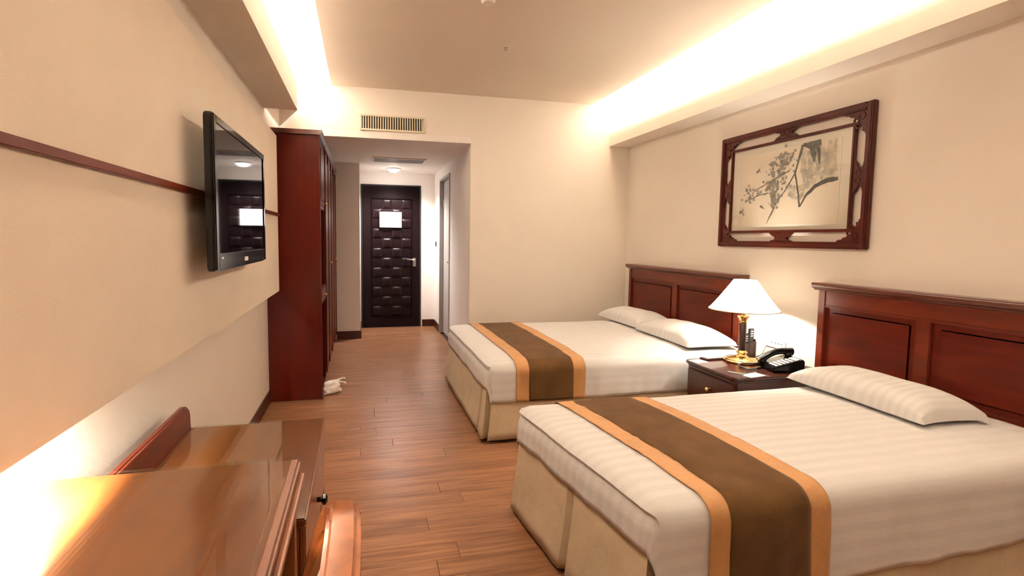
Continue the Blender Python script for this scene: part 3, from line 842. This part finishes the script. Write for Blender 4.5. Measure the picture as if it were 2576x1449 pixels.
def table_lamp():
    cx, cy = 2.475, 2.795
    r = thing('table_lamp', 'lit brass table lamp with white cone shade', 'lamp', (cx, cy, NZ))
    MB().lathe([(0.105, 0.0), (0.112, 0.004), (0.112, 0.012), (0.100, 0.020), (0.096, 0.020), (0.090, 0.026), (0.045, 0.034), (0.032, 0.042), (0.026, 0.052), (0.036, 0.062), (0.030, 0.070), (0.024, 0.076)], seg=40).build('base', 'brass', r)
    MB().lathe([(0.020, 0.076), (0.022, 0.082), (0.022, 0.255), (0.020, 0.262)], seg=20).build('column', 'brown_leather', r)
    MB().lathe([(0.021, 0.262), (0.024, 0.268), (0.022, 0.276), (0.030, 0.292), (0.037, 0.300), (0.038, 0.307), (0.012, 0.310), (0.012, 0.345)], seg=24).build('capital', 'brass', r)
    zb, zt = 0.350, 0.545
    prof = []
    for k in range(9):
        t = k / 8
        rad = 0.212 - (0.212 - 0.070) * (t ** 0.92)
        prof.append((rad, zb + (zt - zb) * t))
    sh = MB().lathe(prof, seg=48, cap=False).build('shade', 'shade_fabric', r)
    MB().tube([(0.212 * cos(2 * pi * k / 48), 0.212 * sin(2 * pi * k / 48), zb) for k in range(48)], 0.003, seg=6, closed=True).build('rim', 'card_beige', sh)
    MB().tube([(0.070 * cos(2 * pi * k / 32), 0.070 * sin(2 * pi * k / 32), zt) for k in range(32)], 0.002, seg=6, closed=True).build('rim', 'ivory_plastic', sh)
    bl = MB().lathe([(0.012, 0.345), (0.014, 0.365), (0.028, 0.40), (0.030, 0.42), (0.022, 0.445), (0.004, 0.456)], seg=16).build('bulb', 'bulb_glow', r)
    ld = bpy.data.lights.new('lamp_bulb', 'POINT'); ld.energy = LAMP_W; ld.color = (1.0, 0.90, 0.76); ld.shadow_soft_size = 0.035
    o = bpy.data.objects.new('lamp_bulb', ld); COL.objects.link(o); o.parent = r; o.location = (0, 0, 0.43)
emit_mat('bulb_glow', (1.0, 0.86, 0.66), 20.0)
table_lamp()

def telephone():
    r = thing('telephone', 'black desk telephone with handset and white buttons', 'telephone', (2.565, 2.572, NZ), radians(-10))
    # local: x length (front low -> back high), y: + is handset side
    L_, W_ = 0.20, 0.17
    poly = [(-L_ / 2, 0.004), (L_ / 2, 0.004), (L_ / 2, 0.075), (L_ / 2 - 0.012, 0.080), (-L_ / 2, 0.030)]
    MB().prism(poly, -W_ / 2, W_ / 2, 'y').build('body', 'black_gloss', r, bevel=0.006)
    sl = atan2(0.05, 0.188)
    def top(x): return 0.030 + (x + L_ / 2) * 0.05 / 0.188
    for i in range(4):
        for j in range(3):
            x = 0.005 - i * 0.024; y = -0.062 + j * 0.026
            B(-0.008, 0.008, -0.010, 0.010, 0, 0.005).build('button', 'button_grey', r, bevel=0.0015, loc=(x, y, top(x) - 0.001), rot=(0, -sl, 0))
    B(-0.016, 0.016, -0.035, 0.035, 0, 0.004).build('display', 'grey_metal', r, bevel=0.001, loc=(0.062, -0.036, top(0.062) - 0.001), rot=(0, -sl, 0))
    B(-0.006, 0.006, -0.035, 0.035, 0, 0.005).build('button', 'button_grey', r, bevel=0.001, loc=(0.030, -0.036, top(0.030) - 0.001), rot=(0, -sl, 0))
    pts = []; rad = []
    for k in range(17):
        t = k / 16; x = -0.105 + 0.21 * t
        pts.append((x, 0.052, top(x) + 0.016 + 0.026 * sin(pi * t)))
        rad.append(0.020 + 0.007 * (abs(2 * t - 1)) ** 3)
    hs = MB().tube(pts, rad, seg=14).build('handset', 'black_gloss', r)
    for t in (0.1, 0.9):
        x = -0.105 + 0.21 * t
        MB().lathe([(0.024, top(x) + 0.0), (0.026, top(x) + 0.012), (0.020, top(x) + 0.024)], cx=x, cy=0.052, seg=16).build('ear_cap', 'black_gloss', hs)
    cp = []
    for k in range(40):
        t = k / 39
        cp.append((-0.10 - 0.13 * sin(pi * t * 0.98), 0.055 + 0.05 * sin(2 * pi * t) - 0.03 * t, 0.007 + 0.02 * (1 - t) ** 4))
    MB().tube(cp, 0.0045, seg=7).build('cord', 'black_matte', r)
telephone()

def small_items():
    def flat(name, label, cat, pts_c, sx, sy, h, rz, m, z=NZ):
        o = B(-sx / 2, sx / 2, -sy / 2, sy / 2, 0, h).build(name, m, None, loc=(pts_c[0], pts_c[1], z), rot=(0, 0, rz), bevel=0.0006 if h > 0.002 else 0)
        return tag(o, label, cat)
    flat('paper_card', 'white card at the far front corner of the bedside table', 'card', (2.19, 2.85), 0.09, 0.085, 0.0012, radians(8), 'paper')
    n = thing('notepad', 'dark brown note holder with white paper beside the lamp base', 'notepad', (2.325, 2.888, NZ), radians(4))
    B(-0.075, 0.075, -0.03, 0.035, 0, 0.010).build('cover', 'brown_leather', n, bevel=0.002)
    B(-0.060, 0.060, -0.022, 0.027, 0.010, 0.014).build('paper_block', 'paper', n)
    flat('paper_sheet', 'white paper slip under the front of the telephone', 'paper', (2.29, 2.485), 0.13, 0.07, 0.001, radians(12), 'paper')
    flat('pen', 'short grey metal pen on the bedside table corner', 'pen', (2.205, 2.53), 0.010, 0.09, 0.009, radians(35), 'grey_metal')
    a = thing('ashtray', 'small round grey dish behind the telephone', 'dish', (2.695, 2.50, NZ))
    MB().lathe([(0.034, 0.0), (0.045, 0.004), (0.048, 0.022), (0.044, 0.024), (0.040, 0.008), (0.004, 0.006)], seg=24).build('bowl', 'grey_metal', a)
    h = thing('remote_holder', 'dark brown leather holder behind the lamp column', 'remote holder', (2.605, 2.885, NZ), radians(10))
    MB().box(-0.032, 0.032, -0.036, -0.031, 0, 0.115).box(-0.032, 0.032, 0.031, 0.036, 0, 0.085).box(-0.032, -0.027, -0.031, 0.031, 0, 0.10).box(0.027, 0.032, -0.031, 0.031, 0, 0.13).box(-0.027, 0.027, -0.031, 0.031, 0, 0.006).build('box', 'brown_leather', h, bevel=0.001)
    B(-0.027, 0.027, -0.002, 0.002, 0.006, 0.10).build('divider', 'brown_leather', h)
    for k, (yy, zz, lab) in enumerate(((-0.016, 0.205, 'black remote control standing taller in the leather holder'), (0.016, 0.165, 'shorter black remote control in the leather holder'))):
        rc = thing('remote_control', lab, 'remote control', (2.605 - 0.17 * yy, 2.885 + yy, NZ + 0.007), radians(10))
        rb = B(-0.022, 0.022, -0.008, 0.008, 0, zz - 0.007).build('body', 'black_matte', rc, bevel=0.003)
        for q in range(3):
            B(-0.012, 0.012, -0.0092, -0.008, zz - 0.03 - q * 0.016, zz - 0.022 - q * 0.016).build('button', 'button_grey', rb)
    s = thing('tent_card', 'framed beige information card leaning behind the lamp', 'card', (2.70, 2.745, NZ), radians(0))
    cd = B(-0.006, 0.006, -0.085, 0.085, 0, 0.10).build('frame', 'dark_wood', s, bevel=0.002, rot=(0, radians(28), 0), loc=(-0.045, 0, 0.002))
    B(-0.0075, -0.006, -0.077, 0.077, 0.008, 0.092).build('print', 'card_beige', cd)
small_items()

def socket():
    r = thing('wall_socket', 'white socket plate on the wall above the bedside table', 'socket', (XR, 2.735, 0.555))
    B(-0.010, 0, 0, 0.15, 0, 0.075).build('plate', 'ivory_plastic', r, bevel=0.003)
    for k in range(4):
        B(-0.0108, -0.0095, 0.022 + k * 0.026, 0.036 + k * 0.026, 0.052, 0.057).build('slot', 'void', r)
    B(-0.0115, -0.0095, 0.025, 0.075, 0.012, 0.044).build('rocker', 'paper', r)
    B(-0.0115, -0.0095, 0.082, 0.130, 0.012, 0.044).build('rocker', 'paper', r)
socket()

# ------------------------------------------------------------------ framed painting
def painting():
    yl, yr, zb, zt = 3.398, 2.222, 1.260, 2.080
    r = thing('framed_painting', 'ink painting in a carved dark red openwork frame', 'painting', (XR, yr, zb))
    W_, H_ = yl - yr, zt - zb
    # coordinates: a from viewer's left (0..W_), b up; depth q from wall
    def box(m, a0, a1, b0, b1, q0, q1): m.box(-q1, -q0, W_ - a1, W_ - a0, b0, b1); return m
    fw = 0.042
    of = MB()
    box(of, 0, fw, 0, H_, 0.002, 0.034); box(of, W_ - fw, W_, 0, H_, 0.002, 0.034)
    box(of, fw, W_ - fw, 0, fw, 0.002, 0.034); box(of, fw, W_ - fw, H_ - fw, H_, 0.002, 0.034)
    of.build('outer_frame', 'frame_wood', r, bevel=0.005)
    bead = MB(); g = 0.012
    box(bead, g, fw - g, g, H_ - g, 0.034, 0.038); box(bead, W_ - fw + g, W_ - g, g, H_ - g, 0.034, 0.038)
    box(bead, fw - g, W_ - fw + g, g, fw - g, 0.034, 0.038); box(bead, fw - g, W_ - fw + g, H_ - fw + g, H_ - g, 0.034, 0.038)
    bead.build('bead', 'frame_wood', r, bevel=0.0015)
    ia0, ia1, ib0, ib1 = 0.103, W_ - 0.103, 0.100, H_ - 0.100
    iw = 0.018
    inf = MB()
    box(inf, ia0, ia0 + iw, ib0, ib1, 0.004, 0.030); box(inf, ia1 - iw, ia1, ib0, ib1, 0.004, 0.030)
    box(inf, ia0 + iw, ia1 - iw, ib0, ib0 + iw, 0.004, 0.030); box(inf, ia0 + iw, ia1 - iw, ib1 - iw, ib1, 0.004, 0.030)
    inf.build('inner_frame', 'frame_wood', r, bevel=0.004)
    pa0, pa1, pb0, pb1 = ia0 + iw, ia1 - iw, ib0 + iw, ib1 - iw
    m = MB(); box(m, pa0, pa1, pb0, pb1, 0.006, 0.012); m.build('mount_board', 'mat_board', r)
    sa0, sa1, sb0, sb1 = pa0 + 0.070, pa1 - 0.075, pb0 + 0.035, pb1 - 0.045
    m = MB(); box(m, sa0, sa1, sb0, sb1, 0.012, 0.0128); paper = m.build('painting_paper', 'pink_paper', r)
    m = MB(); t = 0.003
    box(m, sa0 - t, sa1 + t, sb0 - t, sb0, 0.012, 0.0135); box(m, sa0 - t, sa1 + t, sb1, sb1 + t, 0.012, 0.0135)
    box(m, sa0 - t, sa0, sb0, sb1, 0.012, 0.0135); box(m, sa1, sa1 + t, sb0, sb1, 0.012, 0.0135)
    m.build('mount_line', 'paper', r)
    # ink strokes (flat brush marks on the paper)
    SW, SH = sa1 - sa0, sb1 - sb0
    def P(a, b, q=0.0131): return (-q, W_ - (sa0 + a * SW), sb0 + b * SH)
    qn = [0]
    def stroke(m, pts, ws):
        qn[0] += 1; q = 0.0131 + 0.00001 * qn[0]
        n = len(pts); vs = []; fs = []
        rnd = random.Random(qn[0])
        sub = []
        for i in range(n - 1):
            for k in range(4):
                t = k / 4
                sub.append((pts[i][0] + (pts[i + 1][0] - pts[i][0]) * t, pts[i][1] + (pts[i + 1][1] - pts[i][1]) * t, ws[i] + (ws[i + 1] - ws[i]) * t))
        sub.append((pts[-1][0], pts[-1][1], ws[-1]))
        for i, (a, b, w) in enumerate(sub):
            a2, b2, _ = sub[min(i + 1, len(sub) - 1)]; a1, b1, _ = sub[max(i - 1, 0)]
            dx, dy = (a2 - a1) * SW, (b2 - b1) * SH; L = hypot(dx, dy) or 1
            nx, ny = -dy / L, dx / L
            j1, j2 = rnd.uniform(0.7, 1.15), rnd.uniform(0.7, 1.15)
            vs.append(P(a + nx * w * j1 / SW, b + ny * w * j1 / SH, q)); vs.append(P(a - nx * w * j2 / SW, b - ny * w * j2 / SH, q))
        for i in range(len(sub) - 1): fs.append((2 * i, 2 * i + 1, 2 * i + 3, 2 * i + 2))
        m.add(vs, fs)
    def blob(m, a, b, rad, n=9, sq=1.0):
        qn[0] += 1; q = 0.0131 + 0.00001 * qn[0]
        rnd = random.Random(qn[0] * 3 + 1)
        vs = [P(a + rad * rnd.uniform(0.6, 1.2) * cos(2 * pi * k / n) / SW, b + sq * rad * rnd.uniform(0.6, 1.2) * sin(2 * pi * k / n) / SH, q) for k in range(n)]
        m.add(vs, [tuple(range(n))])
    wash = MB()
    rnd = random.Random(11)
    for k in range(26):      # rock wash hanging from the upper right
        a = rnd.uniform(0.66, 0.99); b0 = rnd.uniform(0.86, 1.0); ln = rnd.uniform(0.15, 0.42)
        stroke(wash, [(a, b0), (a + rnd.uniform(-0.01, 0.01), b0 - ln * 0.6), (a + rnd.uniform(-0.015, 0.015), b0 - ln)], [rnd.uniform(0.008, 0.018), rnd.uniform(0.008, 0.02), 0.002])
    for k in range(26):
        blob(wash, rnd.uniform(0.70, 0.99), rnd.uniform(0.48, 0.72), rnd.uniform(0.012, 0.035))
    for k in range(14):
        blob(wash, rnd.uniform(0.55, 0.70), rnd.uniform(0.30, 0.5), rnd.uniform(0.010, 0.025))
    wash.build('ink_wash', 'ink_wash', r)
    ink = MB()
    stroke(ink, [(0.665, 1.0), (0.63, 0.80), (0.605, 0.66), (0.63, 0.50), (0.655, 0.32), (0.665, 0.22)], [0.010, 0.009, 0.007, 0.006, 0.006, 0.010])
    stroke(ink, [(0.665, 0.22), (0.72, 0.36), (0.80, 0.46), (0.90, 0.52), (0.99, 0.52)], [0.004, 0.009, 0.014, 0.016, 0.010])
    stroke(ink, [(0.67, 1.0), (0.76, 0.97), (0.83, 0.99)], [0.010, 0.026, 0.020])
    stroke(ink, [(0.74, 0.98), (0.77, 0.85), (0.78, 0.76)], [0.020, 0.020, 0.006])
    stroke(ink, [(0.80, 0.97), (0.82, 0.84), (0.825, 0.72)], [0.014, 0.012, 0.004])
    stroke(ink, [(0.605, 0.66), (0.52, 0.46), (0.45, 0.34), (0.42, 0.25)], [0.005, 0.004, 0.003, 0.0015])
    stroke(ink, [(0.42, 0.30), (0.39, 0.18), (0.355, 0.09), (0.335, 0.02)], [0.010, 0.008, 0.004, 0.0015])
    stroke(ink, [(0.55, 0.70), (0.40, 0.62), (0.27, 0.54), (0.17, 0.49)], [0.004, 0.004, 0.003, 0.002])
    stroke(ink, [(0.34, 0.44), (0.22, 0.42), (0.12, 0.37)], [0.003, 0.003, 0.0015])
    stroke(ink, [(0.19, 0.74), (0.23, 0.79)], [0.006, 0.003]); stroke(ink, [(0.20, 0.76), (0.24, 0.75)], [0.004, 0.002])
    stroke(ink, [(0.25, 0.27), (0.30, 0.23)], [0.006, 0.004])
    stroke(ink, [(0.02, 0.18), (0.05, 0.24)], [0.006, 0.003])
    ink.build('ink_branch', 'ink', r)
    pet = MB()
    def cluster(a, b, sa, sb, n):
        for k in range(n): blob(pet, rnd.gauss(a, sa), rnd.gauss(b, sb), rnd.uniform(0.005, 0.013))
    cluster(0.44, 0.72, 0.055, 0.09, 85); cluster(0.50, 0.87, 0.06, 0.06, 55); cluster(0.39, 0.50, 0.05, 0.07, 50)
    cluster(0.17, 0.47, 0.05, 0.05, 22); cluster(0.10, 0.40, 0.05, 0.05, 12); cluster(0.41, 0.33, 0.025, 0.06, 34); cluster(0.03, 0.2, 0.02, 0.03, 5)
    pet.build('ink_blossom', 'ink_petal', r)
    m = MB(); box(m, pa0, pa1, pb0, pb1, 0.0185, 0.0205); m.build('glass_pane', 'clear_glass', r)
    # carved fretwork between the frames
    def scallop(pts2, q0=0.008, q1=0.026):
        mm = MB(); mm.prism([(W_ - a, b) for a, b in pts2], -q1, -q0, 'x'); return mm
    gap = ia0 - fw
    def ring(mm, a, b, rad, th):
        mm.tube([(-0.017, W_ - (a + rad * cos(2 * pi * k / 18)), b + rad * sin(2 * pi * k / 18)) for k in range(18)], th, seg=6, closed=True)
    for sx in (0, 1):
        for sz in (0, 1):
            def M(a, b): return (W_ - a if sx else a, H_ - b if sz else b)
            st = [(fw, fw + 0.135), (fw + 0.012, fw + 0.128), (fw + 0.014, fw + 0.112), (fw + 0.028, fw + 0.115), (fw + 0.026, fw + 0.092), (fw + 0.040, fw + 0.085), (fw + 0.044, fw + gap * 0.92), (fw + gap, fw + gap * 0.75), (fw + 0.078, fw + 0.038), (fw + 0.084, fw + 0.026), (fw + 0.104, fw + 0.026), (fw + 0.108, fw + 0.014), (fw + 0.135, fw + 0.012), (fw + 0.145, fw), (fw, fw)]
            cut = scallop([M(a, b) for a, b in st])
            cut.build('corner_bracket', 'frame_wood', r, bevel=0.003)
            mm = MB()
            for (a, b, rd) in ((fw + 0.030, fw + 0.030, 0.018), (fw + 0.060, fw + 0.052, 0.014), (fw + 0.050, fw + 0.082, 0.012)):
                aa, bb = M(a, b); ring(mm, aa, bb, rd, 0.006)
            for k in range(len(mm.v)): mm.v[k] = (mm.v[k][0] - 0.008, mm.v[k][1], mm.v[k][2])
            mm.build('scroll', 'frame_wood', r)
    for top in (0, 1):
        b0 = fw; g2 = ib0 - fw
        for_pts = [(-0.095, 0), (-0.07, 0.010), (-0.055, 0.010), (-0.045, 0.026), (-0.060, 0.034), (-0.075, 0.040), (-0.10, g2), (0.10, g2), (0.075, 0.040), (0.060, 0.034), (0.045, 0.026), (0.055, 0.010), (0.07, 0.010), (0.095, 0)]
        pts2 = []
        for (a, b) in for_pts:
            bb = b0 + b
            pts2.append((W_ / 2 + a, H_ - bb if top else bb))
        scallop(pts2).build('centre_bracket', 'frame_wood', r, bevel=0.003)
        mm = MB(); ring(mm, W_ / 2 - 0.02, (H_ - b0 - 0.03) if top else b0 + 0.03, 0.014, 0.005); ring(mm, W_ / 2 + 0.02, (H_ - b0 - 0.03) if top else b0 + 0.03, 0.014, 0.005)
        for k in range(len(mm.v)): mm.v[k] = (mm.v[k][0] - 0.008, mm.v[k][1], mm.v[k][2])
        mm.build('scroll', 'frame_wood', r)
    for side in (0, 1):
        g2 = ia0 - fw
        for_pts = [(0, -0.10), (0.008, -0.075), (0.010, -0.06), (0.026, -0.045), (0.034, -0.06), (0.042, -0.078), (g2, -0.10), (g2, 0.10), (0.042, 0.078), (0.034, 0.06), (0.026, 0.045), (0.010, 0.06), (0.008, 0.075), (0, 0.10)]
        pts2 = [((W_ - fw - a) if side else (fw + a), H_ / 2 + b) for a, b in for_pts]
        scallop(pts2).build('side_bracket', 'frame_wood', r, bevel=0.003)
        mm = MB()
        for bb in (-0.022, 0.022): ring(mm, (W_ - fw - 0.032) if side else fw + 0.032, H_ / 2 + bb, 0.014, 0.005)
        for k in range(len(mm.v)): mm.v[k] = (mm.v[k][0] - 0.008, mm.v[k][1], mm.v[k][2])
        mm.build('scroll', 'frame_wood', r)
painting()

# ------------------------------------------------------------------ low dresser beyond the desk
def dresser():
    x0, x1, y0, y1, zt = -0.70, -0.142, 1.282, 2.005, 0.588
    r = thing('low_dresser', 'low glossy brown dresser with back board under the television', 'dresser', (x0, y0, 0))
    w, d = x1 - x0, y1 - y0
    tp = B(0, w, 0, d, zt - 0.028, zt - 0.006).build('top', 'desk_wood', r, bevel=0.004)
    gl = B(0.09, w - 0.004, 0.004, d - 0.002, zt - 0.0058, zt).build('glass_top', 'clear_glass', r, bevel=0.001)
    B(0.02, w - 0.022, 0.015, d - 0.015, 0.08, zt - 0.028).build('body', 'desk_wood', r, bevel=0.003)
    B(0.03, w - 0.03, 0.02, d - 0.02, 0.0, 0.08).build('plinth', 'dark_wood', r)
    for k, (a, b) in enumerate(((0.335, 0.545), (0.10, 0.32))):
        dr = B(w - 0.022, w - 0.004, 0.03, d - 0.03, a, b).build('drawer', 'desk_edge_wood', r, bevel=0.004)
        MB().lathe([(0.008, w - 0.004), (0.008, w + 0.010), (0.018, w + 0.016), (0.018, w + 0.024), (0.008, w + 0.030)], axis='x').build('knob', 'black_gloss', dr, loc=(0, d / 2, (a + b) / 2))
    # back board, far end rounded
    pts = [(0, zt - 0.02), (0, zt + 0.096)]
    for k in range(9):
        t = radians(90 - 10 * k * 9 / 8); pts.append((d - 0.075 + 0.055 * cos(t), zt + 0.041 + 0.055 * sin(t)))
    pts += [(d - 0.02, zt + 0.03), (d - 0.014, zt - 0.02)]
    bb = MB().prism(pts, 0.055, 0.080, 'x').build('back_board', 'mahogany_trim', r, bevel=0.006, bseg=3)
    bb['label'] = 'dark back board with rounded end'
dresser()

# ------------------------------------------------------------------ desk
def desk():
    x0, x1, y0, y1, zt = XL + 0.002, -0.150, -0.35, 1.268, 0.755
    r = thing('desk', 'glossy brown desk with glass top in the foreground', 'desk', (x0, y0, 0))
    w, d = x1 - x0, y1 - y0
    B(0, w, 0, d, zt - 0.034, zt - 0.007).build('top', 'desk_wood', r, bevel=0.006, bseg=3)
    B(w - 0.012, w + 0.010, 0.0, d - 0.008, zt - 0.060, zt - 0.030).build('edge_moulding', 'desk_edge_wood', r, bevel=0.008, bseg=3)
    gl = B(0.004, w - 0.020, 0.004, d - 0.002, zt - 0.0068, zt).build('glass_top', 'clear_glass', r, bevel=0.001)
    for xx in (w - 0.075, w - 0.125):
        B(xx, xx + 0.006, 0.06, d - 0.10, zt - 0.0072, zt - 0.00695).build('inlay', 'inlay_wood', r)
    B(0.02, w - 0.03, d - 0.045, d - 0.02, 0, zt - 0.034).build('side_panel', 'desk_wood', r, bevel=0.003)
    B(0.02, w - 0.03, 0.02, 0.045, 0, zt - 0.034).build('side_panel', 'desk_wood', r, bevel=0.003)
    B(0.02, 0.035, 0.045, d - 0.045, 0.25, zt - 0.034).build('modesty_panel', 'desk_wood', r)
    for k in range(2):
        a = 0.06 + k * (d - 0.12) / 2
        dr = B(w - 0.045, w - 0.024, a, a + (d - 0.12) / 2 - 0.01, zt - 0.15, zt - 0.062).build('drawer', 'desk_edge_wood', r, bevel=0.003)
        MB().lathe([(0.006, w - 0.024), (0.006, w - 0.014), (0.012, w - 0.010), (0.005, w - 0.004)], axis='x').build('knob', 'brass', dr, loc=(0, a + (d - 0.12) / 4, zt - 0.105))
    # side pedestal leg at front
    B(w - 0.05, w - 0.010, d - 0.065, d - 0.02, 0, zt - 0.034).build('leg', 'desk_edge_wood', r, bevel=0.004)
    B(w - 0.05, w - 0.010, 0.02, 0.065, 0, zt - 0.034).build('leg', 'desk_edge_wood', r, bevel=0.004)
desk()

def desk_tube():
    r = thing('desk_light_tube', 'bright tube light hidden behind the panel above the desk', 'light', (XL + 0.045, -0.2, 0.985))
    B(-0.044, -0.008, 0, 1.32, -0.012, 0.012).build('housing', 'ivory_plastic', r)
    MB().tube([(0, 0.01, 0), (0, 1.31, 0)], 0.008, seg=10).build('tube', 'tube_glow', r)
emit_mat('tube_glow', (1.0, 0.86, 0.66), 12.0)
desk_tube()

# ------------------------------------------------------------------ chair
def chair():
    r = thing('desk_chair', 'glossy wooden chair with arched back pushed to the desk', 'chair', (-0.275, 0.705, 0.0), radians(0))
    # local: +x is the back of the chair, seat towards -x (desk)
    hw = 0.235
    B(-0.26, 0.145, -hw, hw, 0.40, 0.435).build('seat_frame', 'chair_wood', r, bevel=0.01)
    m = MB()
    def f(u, v):
        a, b = 2 * u - 1, 2 * v - 1
        return (a * 0.185 - 0.065, b * 0.20, 0.435 + 0.045 * (1 - a ** 4) ** 0.5 * (1 - b ** 4) ** 0.5)
    m.grid(f, 14, 14).build('seat_cushion', 'cushion', r)
    # arched back frame: swept rectangular section
    n = 40; sec_in, sec_out = 0.030, 0.030
    vs = []; fs = []
    def centre(t):
        # t 0..1 around arch from near foot to far foot
        if t < 0.28: k = t / 0.28; return -hw + 0.02, 0.40 + k * 0.26
        if t > 0.72: k = (1 - t) / 0.28; return hw - 0.02, 0.40 + k * 0.26
        k = (t - 0.28) / 0.44; a = pi - pi * k
        return (hw - 0.02) * math.copysign(abs(cos(a)) ** 0.75, cos(a)), 0.66 + 0.190 * abs(sin(a)) ** 0.75
    def bx(z): return 0.125 + 0.125 * max(0, (z - 0.42) / 0.44) ** 1.2
    for i in range(n + 1):
        t = i / n; y, z = centre(t); y2, z2 = centre(min(1, t + 0.01)); y1, z1 = centre(max(0, t - 0.01))
        dy, dz = y2 - y1, z2 - z1; L = hypot(dy, dz); ny, nz = -dz / L, dy / L
        x = bx(z)
        wd = 0.028
        for (s, q) in ((-1, -0.026), (-1, 0.026), (1, 0.026), (1, -0.026)):
            vs.append((x + q, y + ny * wd * s, z + nz * wd * s))
    for i in range(n):
        for k in range(4):
            fs.append((i * 4 + k, i * 4 + (k + 1) % 4, i * 4 + 4 + (k + 1) % 4, i * 4 + 4 + k))
    fs.append((3, 2, 1, 0)); fs.append(tuple(n * 4 + k for k in range(4)))
    mm = MB(); mm.add(vs, fs)
    mm.build('back_frame', 'chair_wood', r, bevel=0.010, bseg=3)
    m = MB()
    def f2(s):
        def g(u, v):
            b = 2 * u - 1; z = 0.47 + v * 0.335
            lim = (hw - 0.045)
            if z > 0.66: lim = (hw - 0.045) * max(0.02, 1 - ((z - 0.66) / 0.150) ** 2) ** 0.5
            y = b * lim
            return (bx(z) + s * 0.010 * (1 - b * b) ** 0.5, y, z)
        return g
    m.grid(f2(-1), 14, 18); m.grid(f2(1), 14, 18)
    m.build('back_cushion', 'cushion', r)
    for s in (-1, 1):
        MB().tube([(-0.23, s * 0.185, 0.0), (-0.23, s * 0.185, 0.40)], [0.015, 0.022]).build('leg', 'chair_wood', r)
        MB().tube([(0.225, s * 0.185, 0.0), (0.135, s * 0.190, 0.42)], [0.015, 0.022]).build('leg', 'chair_wood', r)
        MB().tube([(-0.23, s * 0.185, 0.18), (0.186, s * 0.187, 0.18)], 0.010).build('stretcher', 'chair_wood', r)
chair()
